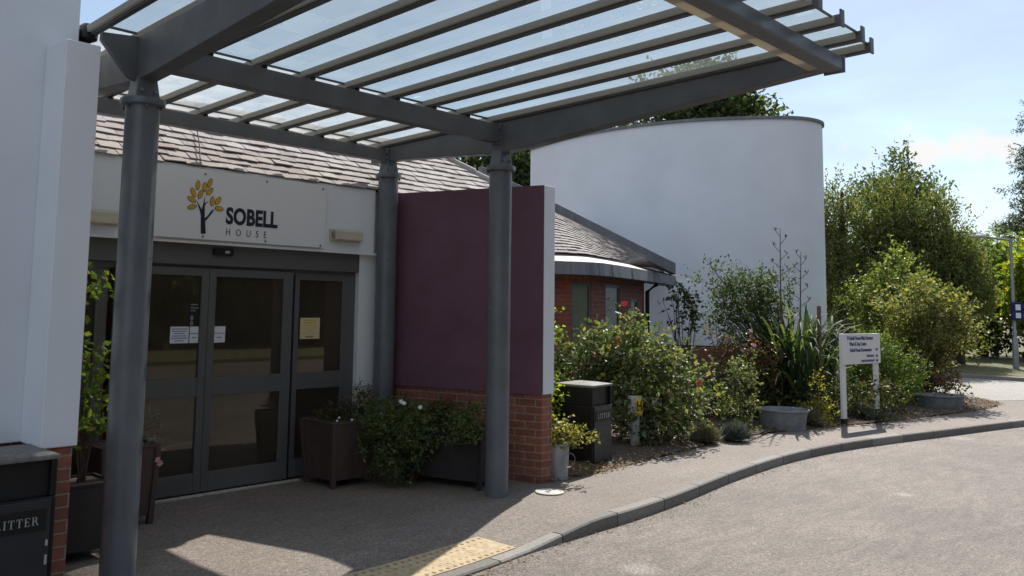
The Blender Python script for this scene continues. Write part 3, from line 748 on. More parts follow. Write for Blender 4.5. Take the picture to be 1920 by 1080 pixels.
notice('paper_notice', 'yellow and cream poster on the fixed glass panel', 4.97, 5.21, 1.385, 1.60, FY+.05, M['yellowpaper'], [(.12,.7,.07),(.24,.55,.07),(.36,.8,.03),(.48,.8,.03),(.62,.3,.03),(.76,.85,.03),(.9,.42,.07)], [M['yink'], M['yink'], M['yink'], M['yink'], M['zinc'], M['yink'], M['ink']])
t = MB().box(3.745, 3.846, gy-.0012, gy-.0002, 1.53, 1.74).build('door_sticker', M['black']); tag(t, 'dark door sticker with faint grey lettering above the narrow notice', 'sticker')
for z, wd in ((1.715, .07), (1.685, .08), (1.66, .05)): MB().box(3.76, 3.76+wd, gy-.002, gy-.0013, z, z+.012).build('text_line', M['zinc'], t)
for z in (1.60, 1.55):
    MB().extr([(3.775+.016*math.cos(i*.524), z+.024*math.sin(i*.524)) for i in range(12)], (0, gy-.0013, 0), (1,0,0), (0,0,1), (0,-.0008,0)).build('symbol', M['zinc'], t)
t = thing('reception_desk', 'pale box like desk seen dimly inside through the door glass', 'desk', (3.6, 9.3, 0))
MB().box(2.9, 4.25, 9.2, 9.8, .004, .78).build('cabinet', M['deskwood'], t, bevel=.01)
MB().box(2.86, 4.3, 9.14, 9.84, .781, .82).build('worktop', M['beige'], t, bevel=.008)

# ------------------------------------------------------------------ left white wing with pier
lw = thing('white_wing_wall', 'tall plain white wall with brick footed pier at the left edge', 'wall', (0, 5.7, 0))
MB().box(-5, 2.035, 5.70, 8.2, .88, 5.6).build('upper_wall', M['white'], lw, bevel=.006)
MB().box(-5, 2.01, 5.73, 8.2, 0, .879).build('brick_base', M['brick'], lw)
b = MB(); b.add([(1.84,5.35,.88),(2.047,5.35,.88),(2.047,5.699,.88),(1.84,5.699,.88),(1.84,5.35,3.335),(2.047,5.35,3.335),(2.047,5.699,3.36),(1.84,5.699,3.36)], [(3,2,1,0),(4,5,6,7),(0,1,5,4),(1,2,6,5),(2,3,7,6),(3,0,4,7)])
b.build('pier', M['white'], lw, bevel=.006)
MB().box(1.86, 2.028, 5.375, 5.729, 0, .879).build('pier_brick_base', M['brick'], lw)
CZ = .135
t = thing('security_camera', 'black rounded camera housing on the white wall beside the canopy bracket', 'camera', (2.036, 5.76, 3.43))
MB().lathe((2.105, 5.76, 3.46), [(.03,0),(.066,.02),(.07,.06),(.055,.10),(.025,.125)], 16).build('housing', M['black'], t, smooth=40)
MB().box(2.036, 2.12, 5.73, 5.79, 3.43, 3.46).build('mounting_arm', M['black'], t, bevel=.006)

# ------------------------------------------------------------------ purple wall
e0 = Vector((6.606, 5.55, 0)); u = Vector((-.2899, .957, 0)); e1 = Vector((6.79, 5.56, 0))
Lw = 1.86
pw = thing('purple_wall', 'projecting wall with purple face and white end on a red brick base', 'wall', (6.6, 6.4, 0))
A = [e0, e1, e1+u*Lw, e0+u*Lw]
MB().prism([(p.x, p.y) for p in A], .875, 2.985).build('wall_core', M['white'], pw, bevel=.005)
nn = Vector((-.957, -.2899, 0)); q = [e0+u*.002, e0+u*Lw]
MB().obox(q[0]+nn*.0005+Vector((0,0,.874)), u*(Lw-.002), nn*.004, Vector((0,0,2.112))).build('purple_face', M['purple'], pw)
ins = lambda p, a, c: (p.x+u.x*a-nn.x*c, p.y+u.y*a-nn.y*c)
MB().prism([ins(e0,.02,.02), ins(e1,.02,-.012), ins(e1,Lw,-.012), ins(e0,Lw,.02)], 0, .8745).build('brick_base', M['brick'], pw)

# ------------------------------------------------------------------ canopy
cn_ = thing('entrance_canopy', 'grey steel entrance canopy with glazed roof on round columns', 'canopy', (4.16, 5.5, 0))
XL, XR = 2.405, 5.915
def column(x, y, zc, zb):
    c = MB().lathe((x, y, 0), [(.1095, .0), (.1095, zc)], 40).build('column', M['steel'], cn_, smooth=40)
    MB().lathe((x, y, zc), [(.11, -.03), (.142, -.018), (.145, .012), (.142, .022), (.09, .024)], 40).build('collar', M['steel'], c, smooth=35)
    MB().prism([(x-.085,y-.075),(x+.085,y-.075),(x+.085,y+.075),(x-.085,y+.075)], zc+.024, zb+.02, [(x-.06,y-.06),(x+.06,y-.06),(x+.06,y+.06),(x-.06,y+.06)]).build('cap_bracket', M['steel'], c, bevel=.006)
    for dx in (-.05, .05):
        MB().extr([(x+dx+.014*math.cos(i*1.047), zc+.075+.014*math.sin(i*1.047)) for i in range(6)], (0, y-.0765, 0), (1,0,0), (0,0,1), (0,-.014,0)).build('bolt', M['zinc'], c)
    for i in range(6):
        a = i*math.pi/3+.3; MB().lathe((x+.122*math.cos(a), y+.122*math.sin(a), zc-.045), [(.009,0),(.009,.02)], 6).build('flange_bolt', M['steel2'], c)
column(XL, 5.521, 3.06, 3.225); column(XR, 5.521, 3.06, 3.225); column(XL, 7.21, 3.15, 3.305); column(XR, 7.21, 3.15, 3.305)
prof = [(7.45,3.46),(2.40,3.584),(2.40,3.445),(3.22,3.386),(4.05,3.321),(4.76,3.262),(5.2,3.224),(5.44,3.21),(5.62,3.212),(6.2,3.257),(7.03,3.307),(7.45,3.315)]
for x in (XL, XR):
    mbm = MB().extr(prof, (x-.062, 0, 0), (0,1,0), (0,0,1), (.124,0,0)).build('main_beam', M['steel2'], cn_, bevel=.006)
    s_ = 1 if x > 4 else -1
    MB().extr([(x+s_*.063, 3.50), (x+s_*.30, 3.475), (x+s_*.30, 3.425), (x+s_*.12, 3.22), (x+s_*.063, 3.20)], (0, 5.50, 0), (1,0,0), (0,0,1), (0,.04,0)).build('gusset_bracket', M['steel2'], mbm)
    MB().extr([(x+s_*.063, 3.53), (x+s_*.28, 3.53), (x+s_*.28, 3.50), (x+s_*.063, 3.45)], (0, 2.42, 0), (1,0,0), (0,0,1), (0,.03,0)).build('gusset_bracket', M['steel2'], mbm)
def crossbeam(y0, y1, z0, z1, x0=XL+.064, x1=XR-.064):
    c = MB().box(x0, x1, y0, y1, z0, z1).build('cross_beam', M['steel2'], cn_, bevel=.008)
    for x, s_ in ((x0, 1), (x1, -1)):
        MB().box(min(x, x+s_*.012), max(x, x+s_*.012), y0-.02, y1+.02, z0-.012, z1+.012).build('end_plate', M['steel'], c)
        for zz in (z0+.035, z1-.035):
            MB().box(min(x+s_*.013, x+s_*.03), max(x+s_*.013, x+s_*.03), y0-.018, y0-.001, zz-.012, zz+.012).build('bolt', M['zinc'], c)
    return c
crossbeam(5.47, 5.575, 3.308, 3.482); crossbeam(7.15, 7.25, 3.308, 3.438)
eb = MB().box(XL-.15, XR+.064, 2.28, 2.399, 3.442, 3.54).build('edge_beam', M['steel'], cn_, bevel=.008)
MB().box(XL+.063, XR-.063, 2.4, 2.475, 3.447, 3.457).build('edge_strip', M['trim'], eb)
MB().box(XR+.0645, XR+.074, 2.27, 2.42, 3.43, 3.55).build('end_plate', M['zinc'], eb)
bx = [2.125, 2.415, 2.85, 3.285, 3.715, 4.145, 4.58, 5.005, 5.425, 5.845, 6.135]
zb = lambda y: 3.588-.0245*(y-2.05)
for i, x in enumerate(bx):
    y0 = {5.005: 2.045, 5.425: 2.075, 5.845: 2.10, 6.135: 2.145, 2.125: 2.145, 2.415: 2.10}.get(x, 2.05); y1 = 7.46
    b = MB(); hw = .02
    b.add([(x-hw,y0,zb(y0)),(x+hw,y0,zb(y0)),(x+hw,y1,zb(y1)),(x-hw,y1,zb(y1)),(x-hw,y0,zb(y0)+.072),(x+hw,y0,zb(y0)+.072),(x+hw,y1,zb(y1)+.072),(x-hw,y1,zb(y1)+.072)], [(3,2,1,0),(4,5,6,7),(0,1,5,4),(1,2,6,5),(2,3,7,6),(3,0,4,7)])
    g = b.build('glazing_bar', M['bar'], cn_, bevel=.003)
    for s_ in (-1, 1):
        b = MB(); xa, xb = sorted((x+s_*.0205, x+s_*.042)); h0, h1 = (.016, .060) if s_ < 0 else (.036, .060)
        b.add([(xa,y0+.03,zb(y0)+h0),(xb,y0+.03,zb(y0)+h0),(xb,y1,zb(y1)+h0),(xa,y1,zb(y1)+h0),(xa,y0+.03,zb(y0)+h1),(xb,y0+.03,zb(y0)+h1),(xb,y1,zb(y1)+h1),(xa,y1,zb(y1)+h1)], [(3,2,1,0),(4,5,6,7),(0,1,5,4),(1,2,6,5),(2,3,7,6),(3,0,4,7)])
        b.build('gasket', M['seal'], g)
    MB().box(x-.027, x+.027, y0-.012, y0-.0005, zb(y0)-.012, zb(y0)+.10).build('end_cap', M['bar'], g)
    for yy in (5.50, 7.2):
        if .0 < x-XL-.1 and x < XR-.1: MB().box(x-.024, x+.024, yy-.02, yy+.03, {5.50: 3.483, 7.2: 3.439}[yy], zb(yy)-.0005).build('fixing_block', M['black'], g)
for x, x2 in zip(bx, bx[1:]):
    for y0, y1, mt in ((2.17 if x2 > 6 or x < 2.2 else 2.13, 5.60, 'canopyglass'), (5.64, 7.43, 'oldglass')):
        b = MB(); xa, xb, h = x+.021, x2-.021, .0605
        b.add([(xa,y0,zb(y0)+h),(xb,y0,zb(y0)+h),(xb,y1,zb(y1)+h),(xa,y1,zb(y1)+h)], [(0,1,2,3)])
        gp = b.build('glass_pane', M[mt], cn_)
        if mt == 'canopyglass': MB().box(xa, xb, y0-.012, y0-.001, zb(y0)+h-.008, zb(y0)+h+.006).build('pane_edge', M['bar'], gp)
    for y in (5.60, 7.22):
        MB().box(x+.043, x2-.043, y, y+.02, zb(y)+.045, zb(y)+.059).build('transom', M['bar'], cn_)

# ------------------------------------------------------------------ brick bay wing
bw = thing('brick_bay_wing', 'low brick wing with narrow windows and tiled roof below the tall white wall', 'building', (12, 9.5, 0))
EV = [(9.6,9.55),(10.55,8.98),(10.88,8.76),(11.15,8.60),(11.45,8.52),(11.75,8.53),(12.566,8.767),(14.124,9.315),(15.867,9.966),(17.6,10.7)]
WL = offset2(EV, .32); WL2 = offset2(EV, .57)
def along(P):
    a = [0]
    for p, q in zip(P, P[1:]): a.append(a[-1]+math.dist(p, q))
    return a
wa = along(WL)
def wpt(s, P=WL):
    i = max(0, min(len(wa)-2, next((k for k in range(len(wa)-1) if wa[k+1] >= s), len(wa)-2))); t = (s-wa[i])/(wa[i+1]-wa[i])
    return (P[i][0]*(1-t)+P[i+1][0]*t, P[i][1]*(1-t)+P[i+1][1]*t)
def sat(x):  # arc position of plan x on the wall
    xs = [p[0] for p in WL]; return float(np.interp(x, xs, wa))
def wstrip(b, s0, s1, z0, z1):
    ss = [s0]+[a for a in wa if s0 < a < s1]+[s1]
    for p, q in zip(ss, ss[1:]):
        A, B = wpt(p), wpt(q); A2, B2 = wpt(p, WL2), wpt(q, WL2)
        b.prism([A, B, B2, A2], z0, z1)
wins = [(sat(11.30), sat(11.86), .95, 2.17), (sat(12.56), sat(13.46), .95, 2.17), (sat(14.24), sat(14.80), .95, 1.93)]
b = MB(); cur = 0; end = sat(15.3)
for s0, s1, z0, z1 in wins:
    wstrip(b, cur, s0, 0, 2.30); wstrip(b, s0, s1, 0, z0); wstrip(b, s0, s1, z1, 2.30); cur = s1
wstrip(b, cur, end, 0, 2.30)
b.build('brick_wall', M['brickdark'], bw)
for s0, s1, z0, z1 in wins:
    f = MB(); A, B = Vector((*wpt(s0), 0)), Vector((*wpt(s1), 0)); d = (B-A).normalized(); n_ = Vector((-d.y, d.x, 0)); Lw_ = (B-A).length
    for a, c, za, zc in ((0, .05, z0, z1), (Lw_-.05, Lw_, z0, z1), (.05, Lw_-.05, z0, z0+.05), (.05, Lw_-.05, z1-.05, z1)):
        f.obox(A+d*a+n_*.012+Vector((0,0,za)), d*(c-a), n_*.05, Vector((0,0,zc-za)))
    fo = f.build('window', M['frame'], bw)
    MB().obox(A+d*.05+n_*.03+Vector((0,0,z0+.05)), d*(Lw_-.1), n_*.006, Vector((0,0,z1-z0-.1))).build('window_pane', M['bayglass'], fo)
    MB().obox(A+d*.05+n_*.045+Vector((0,0,z0+.05)), d*(Lw_-.1), n_*.01, Vector((0,0,z1-z0-.1))).build('window_blind', M['cream'], fo)
    MB().obox(A+d*(-.02)+n_*(-.03)+Vector((0,0,z0-.05)), d*(Lw_+.04), n_*.11, Vector((0,0,.048))).build('sill', M['concrete'], fo)
b = MB(); P1, P2 = wpt(sat(11)), wpt(sat(15)); b.prism([(11,10.5),(16,12),(15.8,12.3),(10.8,10.8)], 0, 2.3); b.build('inner_partition', M['beige'], bw)
# eaves: lead fascia, pale apron, tiled slope up to the raised verge
def ring(off_, z): return [(x, y, z) for x, y in offset2(EV, off_)]
r0, r1, r2, r3 = ring(.34, 2.28), ring(0, 2.285), ring(.03, 2.50), ring(.30, 2.60)
b = MB(); n = len(EV)
b.v = r0+r1+r2
for k in range(2):
    for i in range(n-1): b.f.append((k*n+i, k*n+i+1, (k+1)*n+i+1, (k+1)*n+i))
ea = b.build('eaves_fascia', M['lead'], bw)
for i in range(2, n-2):
    m_ = (np.array(r1[i])+np.array(r1[i+1]))/2; m2 = (np.array(r2[i])+np.array(r2[i+1]))/2
    MB().tube([m_+[0, -.006, .004], m2+[0, -.006, 0]], .008, 5).build('lead_roll', M['lead'], ea)
b = MB(); b.v = r2+r3
for i in range(n-1): b.f.append((i, i+1, n+i+1, n+i))
b.build('pale_apron', M['apron'], bw)
V0 = Vector((11.4, 10.9, 4.10)); Vm = Vector((12.753, 10.414, 3.578)); V1 = Vector((15.25, 9.51, 2.60))
EVs = catmull([(p[0], p[1], p[2]+.02) for p in ring(.36, 2.62)], 6); EVs = [p for p in EVs if p[0] < 15.3]
ael = along(EVs)
def eat(t):
    s = t*ael[-1]; i = next((k for k in range(len(ael)-1) if ael[k+1] >= s), len(ael)-2); q = (s-ael[i])/(ael[i+1]-ael[i])
    return Vector(EVs[i])*(1-q)+Vector(EVs[i+1])*q
def vat(t): return V0.lerp(V1, t)
b = MB(); nt_, ns_ = 24, 6
for i in range(nt_+1):
    A, B = eat(i/nt_), vat(i/nt_)
    for j in range(ns_+1): b.v.append(tuple(A.lerp(B, j/ns_)-Vector((0,0,.03))))
for i in range(nt_):
    for j in range(ns_): a = i*(ns_+1)+j; b.f.append((a, a+ns_+1, a+ns_+2, a+1))
b.build('roof_deck', M['tiles'], bw)
# course by course along the bent eaves
rr = random.Random(9); b = MB(); NC = 17
for k in range(NC):
    f0, f1 = k/NC, min(1, (k+1.5)/NC); t = rr.uniform(0, .02)
    while t < .995:
        ln = (eat(min(1,t+.01)).lerp(vat(min(1,t+.01)), f0)-eat(t).lerp(vat(t), f0)).length/.01 or 1
        dt = min(.06, .19/max(ln, 1.2)); t1 = min(1, t+dt*.97)
        lf = rr.uniform(.0, .012)
        c = [eat(t).lerp(vat(t), f0)+Vector((0,0,.025+lf)), eat(t1).lerp(vat(t1), f0)+Vector((0,0,.025+lf)), eat(t1).lerp(vat(t1), f1)+Vector((0,0,.004)), eat(t).lerp(vat(t), f1)+Vector((0,0,.004))]
        d_ = [p-Vector((0,0,.013)) for p in c]
        b.add(c+d_, [(0,1,2,3),(0,4,5,1),(1,5,6,2),(3,7,4,0)])
        t += dt
b.build('roof_tiles', M['tiles'], bw)
vd = (V1-V0).normalized(); vn = Vector((-vd.y, vd.x, 0)).normalized()
b = MB(); b.obox(V0-vd*.2+Vector((0,0,-.06)), vd*((V1-V0).length+.45), vn*.16, Vector((0,0,.24))); b.build('raised_verge', M['lead'], bw, bevel=.012)
b = MB(); b.add([tuple(V0+vn*.16), tuple(V1+vn*.16), (18.2, 11.4, 2.6), (19.5, 15, 3.9)], [(0,1,2,3)]); b.add([tuple(V1+vn*.16), (15.9,9.98,2.52),(17.6,10.72,2.52),(18.2,11.4,2.6)], [(0,1,2,3)])
b.build('lead_roof', M['lead'], bw)
P = wpt(sat(15.25)); b = MB(); b.tube([(P[0]+.02, P[1]-.08, 0), (P[0]+.02, P[1]-.08, 2.1), (P[0]+.1, P[1]-.28, 2.26)], .045, 8)
b.build('downpipe', M['black'], bw)

# ------------------------------------------------------------------ tall curved white wall
DP = catmull([(18.984,16.503),(18.425,14.737),(18.225,13.483),(18.271,12.162),(18.559,10.935),(19.129,9.793),(19.764,8.95),(20.35,8.60),(21.0,8.58),(21.6,8.95),(22.3,9.9),(23.2,11.6)], 7)
dw = thing('curved_white_building', 'tall windowless curved white wall with dark coping and brick foot', 'building', (20, 11, 0))
back = [(25.5, 15.5), (22.5, 17.6)]
DP2 = [p[:2] for p in DP]
MB().prism(DP2+back, .872, 6.40).build('curved_wall', M['white'], dw, smooth=25)
MB().prism(offset2(DP2, -.05)+back, 6.401, 6.47).build('coping', M['lead'], dw, smooth=25)
MB().prism(offset2(DP2, .03)+back, -.05, .871).build('brick_plinth', M['brickdark'], dw, smooth=25)

# ------------------------------------------------------------------ street things
def serif(parent, letters, o, ux, uz, h, m, gap=.2):
    """capital serif lettering from strokes; o = lower left"""
    ux, uz = Vector(ux).normalized(), Vector(uz); un = ux.cross(uz)
    S = {'L': (.62, [(.08,.04,.22,1),(0,.94,.32,1.),(0,0,.32,.06),(.2,0,.6,.07),(.53,.0,.6,.26)]),
         'I': (.36, [(.11,0,.25,1),(0,.94,.36,1),(0,0,.36,.06)]),
         'T': (.68, [(.27,0,.41,1),(0,.93,.68,1),(0,.74,.06,1),(.62,.74,.68,1),(.17,0,.51,.06)]),
         'E': (.62, [(.08,0,.22,1),(0,.94,.6,1),(.54,.76,.6,1),(.2,.48,.44,.55),(.40,.40,.45,.63),(0,0,.6,.06),(.54,0,.6,.25)]),
         'R': (.74, [(.08,0,.22,1),(0,.94,.3,1),(0,0,.32,.06),(.2,.94,.42,1),(.2,.46,.42,.53),(.42,.5,.56,.96)])}
    x = 0; b = MB()
    for ch in letters:
        wd, st = S[ch]
        for a0, b0, a1, b1 in st:
            b.obox(Vector(o)+ux*((x+a0)*h)+uz*(b0*h), ux*((a1-a0)*h), uz*((b1-b0)*h), un*.002)
        if ch == 'R':
            b.extr([(x+.36,.5),(x+.48,.5),(x+.76,.0),(x+.62,.0)], o, ux*h, uz*h, un*.002)
        x += wd+gap
    b.build('litter_lettering', m, parent); return x*h
def litter_bin(label, o, ang, wf, wd, txt_h):
    """o = near left ground corner of the front, ang = heading of the front face"""
    ux = Vector((math.cos(ang), math.sin(ang), 0)); uy = Vector((-math.sin(ang), math.cos(ang), 0)); uz = Vector((0,0,1)); o = Vector(o)
    t = thing('litter_bin', label, 'litter bin', tuple(o+ux*wf/2+uy*wd/2), 'black litter bins')
    b = MB(); b.obox(o+uz*.03, ux*wf, uy*wd, uz*.63); b.obox(o+ux*.02+uy*.02, ux*(wf-.04), uy*(wd-.04), uz*.03)
    b.obox(o+uz*.66, ux*.035, uy*wd, uz*.20); b.obox(o+ux*(wf-.035)+uz*.66, ux*.035, uy*wd, uz*.20); b.obox(o+ux*.035+uy*(wd-.04)+uz*.66, ux*(wf-.07), uy*.04, uz*.20)
    body = b.build('bin_body', M['blackmetal'], t, bevel=.008)
    MB().obox(o+ux*.036+uy*.035+uz*.661, ux*(wf-.072), uy*(wd-.08), uz*.198).build('opening_shade_block', M['black'], t)  # solid black block, the shade inside the opening put into its colour
    c = [o+ux*-.008+uy*-.008, o+ux*(wf+.008)+uy*-.008, o+ux*(wf+.008)+uy*(wd+.008), o+ux*-.008+uy*(wd+.008)]
    q = [o+ux*wf*.3+uy*wd*.3, o+ux*wf*.7+uy*wd*.3, o+ux*wf*.7+uy*wd*.7, o+ux*wf*.3+uy*wd*.7]
    b = MB(); b.prism([(p.x,p.y) for p in c], .861, .885); b.prism([(p.x,p.y) for p in c], .886, .908, [(p.x,p.y) for p in q])
    b.build('bin_lid', M['lid'], t, bevel=.006)
    d = MB().obox(o+ux*.03+uy*-.012+uz*.05, ux*(wf-.06), uy*.0115, uz*.60).build('bin_door', M['bindoor'], t, bevel=.004)
    MB().obox(o+ux*.05+uy*-.016+uz*.485, ux*(wf-.10), uy*.0038, uz*.115).build('name_plate', M['black'], d)
    tw = (.62+.36+.68+.68+.62+.74+1.0)*txt_h
    serif(d, 'LITTER', o+ux*(wf/2-tw/2+.004)+uy*-.0185+uz*.518, ux, uz, txt_h, M['silver'])
    MB().obox(o+ux*(wf-.05)+uy*-.02+uz*.30, ux*.012, uy*.0078, uz*.05).build('lock', M['silver'], d)
    MB().obox(o+ux*(wf-.05)+uy*-.02+uz*.40, ux*.012, uy*.0078, uz*.03).build('lock', M['silver'], d)
    return t
litter_bin('black litter bin cut off by the picture edge below the white wall', (1.44, 5.09, 0), 0, .41, .46, .046)
litter_bin('black litter bin standing free between the brick wall and the hydrant post', (7.70, 5.76, 0), R(6), .44, .5, .055)

t = thing('hydrant_marker_post', 'pale concrete post with yellow letter H plate in front of the rose bush', 'hydrant sign', (9.12, 6.15, 0))
ux = Vector((.94, -.34, 0)); uy = Vector((.34, .94, 0)); uz = Vector((0,0,1)); o = Vector((9.075, 6.15, 0))
MB().obox(o, ux*.095, uy*.07, uz*.42).build('post', M['palegrey'], t, bevel=.008)
hd = MB().obox(o-ux*.035+uz*.41-uy*.01, ux*.17, uy*.09, uz*.245).build('head', M['palegrey'], t, bevel=.012)
pl = MB().obox(o+ux*.03+uz*.432-uy*.016, ux*.095, uy*.0055, uz*.20).build('yellow_plate', M['yellow'], t)
b = MB(); po = o+ux*.042+uz*.465-uy*.0185
for a0, a1, z0, z1 in ((0,.016,0,.13),(.054,.07,0,.13),(.016,.054,.057,.075)): b.obox(po+ux*a0+uz*z0, ux*(a1-a0), uy*.002, uz*(z1-z0))
b.build('letter', M['ink'] if False else M['black'], pl)
t = MB().lathe((6.385, 5.275, .002), [(.135,0),(.135,.010),(.118,.013),(.115,.009),(.02,.010)], 28).build('access_cover', M['cover'], smooth=30); tag(t, 'small pale round access cover set in the pavement by the brick wall end', 'access cover')

t = thing('direction_sign', 'white two post direction sign with blue lettering in front of the flax', 'sign', (13.95, 5.2, 0))
A = Vector((13.49, 5.275, 0)); B = Vector((14.44, 5.12, 0)); ux = (B-A).normalized(); uy = Vector((-ux.y, ux.x, 0))
for p in (A, B):
    lg = MB().obox(p-ux*.05-uy*.02+uz*.10, ux*.10, uy*.05, uz*1.30).build('post', M['whitewood'], t, bevel=.006)
    MB().obox(p-ux*.045-uy*.018, ux*.09, uy*.046, uz*.099).build('foot', M['black'], lg)
bd = MB().obox(A-ux*.07-uy*.045+uz*.925, ux*((B-A).length+.14), uy*.024, uz*.475).build('board', M['whitewood'], t, bevel=.004)
bo = A-ux*.07-uy*.0465; Wb = (B-A).length+.14
text('Sobell House Main Entrance', .082, M['blueink'], bd, 'lettering', bo+ux*.19+uz*1.305, ux, uz, sx=.74, bold=.0015)
text('Ward & Day Centre', .08, M['blueink'], bd, 'lettering', bo+ux*.19+uz*1.213, ux, uz, sx=.74, bold=.0015)
text('Sobell House Bereavement', .078, M['blueink'], bd, 'lettering', bo+ux*.20+uz*1.12, ux, uz, sx=.74, bold=.0015)
b = MB()
for k, (x0_, x1_, z) in enumerate(((.68, .90, 1.03), (.52, .90, .955))):
    rr = random.Random(k); x = x0_
    while x < x1_: wv = rr.uniform(.012, .03); b.obox(bo+ux*x+uz*z, ux*wv, uy*-.002, uz*rr.choice((.034,.034,.048))); x += wv+.012
b.build('lettering', M['blueink'], bd)
b = MB()
for z in (1.147, 1.045, .972): b.extr([(0,.012),(.035,.012),(.035,.03),(.07,0),(.035,-.03),(.035,-.012),(0,-.012)], bo+ux*(Wb-.15)+uz*z, ux, uz, uy*-.002)
b.extr([(-.012,-.03),(.012,-.03),(.012,.005),(.03,.005),(0,.036),(-.03,.005),(-.012,.005)], bo+ux*.15+uz*1.335, ux, uz, uy*-.002)
b.build('arrow', M['blueink'], bd)

def tub(label, c, ang, a, bb, h):
    ca, sa = math.cos(ang), math.sin(ang); t = thing('zinc_tub', label, 'tub', (*c, 0), 'grey zinc tubs along the bed'); n = 36
    def el(f, z, inner=0): return [(c[0]+ca*(a*f-inner)*math.cos(i*2*math.pi/n)-sa*(bb*f-inner)*math.sin(i*2*math.pi/n), c[1]+sa*(a*f-inner)*math.cos(i*2*math.pi/n)+ca*(bb*f-inner)*math.sin(i*2*math.pi/n), z) for i in range(n)]
    b = MB(); rings = [el(.88,0), el(.885,.035), el(.865,.04), el(.97,h-.035), el(1.04,h-.03), el(1.05,h-.012), el(1.03,h), el(1.0,h-.002,.012), el(.95,h-.06,.02)]
    for r_ in rings: b.v += r_
    for k in range(len(rings)-1):
        for i in range(n): b.f.append((k*n+i, k*n+(i+1)%n, (k+1)*n+(i+1)%n, (k+1)*n+i))
    b.f.append(tuple(range(n))[::-1]); b.build('tub_body', M['zinc'], t, smooth=35)
    b = MB(); b.v = el(.95, h-.055, .02); b.f = [tuple(range(n))]; b.build('tub_soil', M['soil'], t)
tub('oval grey zinc tub beside the clipped grass tufts left of the sign', (12.33, 5.72), R(-58), .36, .30, .30)
tub('oval grey zinc tub half hidden under the yellowing shrub at the right', (17.1, 4.95), R(-55), .40, .30, .27)

t = thing('metal_bucket', 'tall galvanised bucket holding a yellow green shrub beside the brick wall end', 'bucket', (6.965, 5.64, 0))
MB().lathe((6.965, 5.64, 0), [(.10,.0),(.105,.012),(.098,.02),(.112,.34),(.122,.345),(.122,.36),(.113,.362),(.108,.30)], 32, cap=False).build('bucket_body', M['galv'], t, smooth=35)
MB().lathe((6.965, 5.64, .3), [(.108,0),(.001,.012)], 24, cap=False).build('bucket_soil', M['soil'], t)
MB().tube([(6.965+.105*math.sin(i*.3)*1.0, 5.64-.10-.014*math.sin(i*.3)**0-.02, .20+.07*math.cos(i*.3)) for i in range(22)], .004, 5).build('handle', M['zinc'], t)

def planter(name, label, P, h, flare, m, feet=True, panel=True):
    """tapered board planter: P = base outline, four corners"""
    c = sum((Vector((*p, 0)) for p in P), Vector())/4; t = thing(name, label, 'planter', tuple(c), 'brown tapered planters')
    Q = [((p[0]-c.x)*flare+c.x, (p[1]-c.y)*flare+c.y) for p in P]; z0 = .07 if feet else 0
    qi = lambda f: [((p[0]-c.x)*f+c.x, (p[1]-c.y)*f+c.y) for p in P]
    bd = MB().prism(qi(1+(flare-1)*.1), z0, h-.0, qi(flare)).build('planter_box', m, t, bevel=.006)
    rim = MB(); A_, B_ = qi(flare+.03), qi(flare-.10)
    for i in range(4):
        j = (i+1)%4; rim.prism([A_[i], A_[j], B_[j], B_[i]], h+.001, h+.022)
    rim.build('rim', m, t)
    for p, q in zip(P, Q):
        d = Vector((p[0]-c.x, p[1]-c.y, 0)).normalized(); b = MB(); w_ = .022
        s = lambda a, k: [(a[0]+d.x*k-w_, a[1]+d.y*k-w_), (a[0]+d.x*k+w_, a[1]+d.y*k-w_), (a[0]+d.x*k+w_, a[1]+d.y*k+w_), (a[0]+d.x*k-w_, a[1]+d.y*k+w_)]
        b.prism(s(p, -.012), 0, h-.002, s(q, -.012)); b.build('corner_leg', m, t, bevel=.004)
    b = MB(); b.prism(qi(flare-.09), h-.03, h+.006); b.build('planter_soil', M['soil'], t)
    return t
planter('square_planter', 'brown tapered planter with small white flowers right of the sliding doors', [(4.95,6.74),(5.46,6.74),(5.46,7.19),(4.95,7.19)], .60, 1.2, M['planter'])
uu = Vector((-.2899,.957,0)); vv = Vector((-.957,-.2899,0)); q0 = Vector((6.37,5.90,0))
c4 = [q0, q0+uu*.86, q0+uu*.86+vv*.44, q0+vv*.44]
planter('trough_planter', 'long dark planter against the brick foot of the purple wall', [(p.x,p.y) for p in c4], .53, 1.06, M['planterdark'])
planter('square_planter', 'brown tapered planter with silvery shrub left of the sliding doors', [(2.76,6.67),(3.15,6.67),(3.15,7.06),(2.76,7.06)], .60, 1.14, M['planter'])
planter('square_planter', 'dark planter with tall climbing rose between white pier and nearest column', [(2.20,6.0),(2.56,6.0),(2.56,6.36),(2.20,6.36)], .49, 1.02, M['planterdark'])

t = thing('street_lamp', 'slim grey street lamp with short arm and blue sign at the right edge', 'street lamp', (29.8, 6.5, .1))
MB().lathe((29.8, 6.5, .1), [(.085,0),(.085,.9),(.05,.95),(.042,3.95)], 14).build('lamp_post', M['lamppost'], t, smooth=40)
MB().tube([(29.8,6.5,3.98),(29.5,6.8,4.03),(29.2,7.1,4.08)], .028, 8).build('lamp_arm', M['lamppost'], t)
ld = Vector((-.707,.707,0)); MB().obox(Vector((29.2,7.02,4.04)), ld*.42, Vector((.12,.12,0)), Vector((0,0,.09))).build('lamp_head', M['palegrey'], t, bevel=.03)
sg = MB().obox(Vector((29.63,6.52,1.55)), Vector((.24,-.26,0)), Vector((.015,.015,0)), Vector((0,0,.55))).build('blue_sign', M['bluesign'], t)
b = MB()
for z, h_ in ((1.62, .16), (1.86, .17)): b.obox(Vector((29.70,6.425,z)), Vector((.10,-.11,0)), Vector((-.005,-.005,0)), Vector((0,0,h_)))
b.build('sign_symbol', M['paper'], sg)
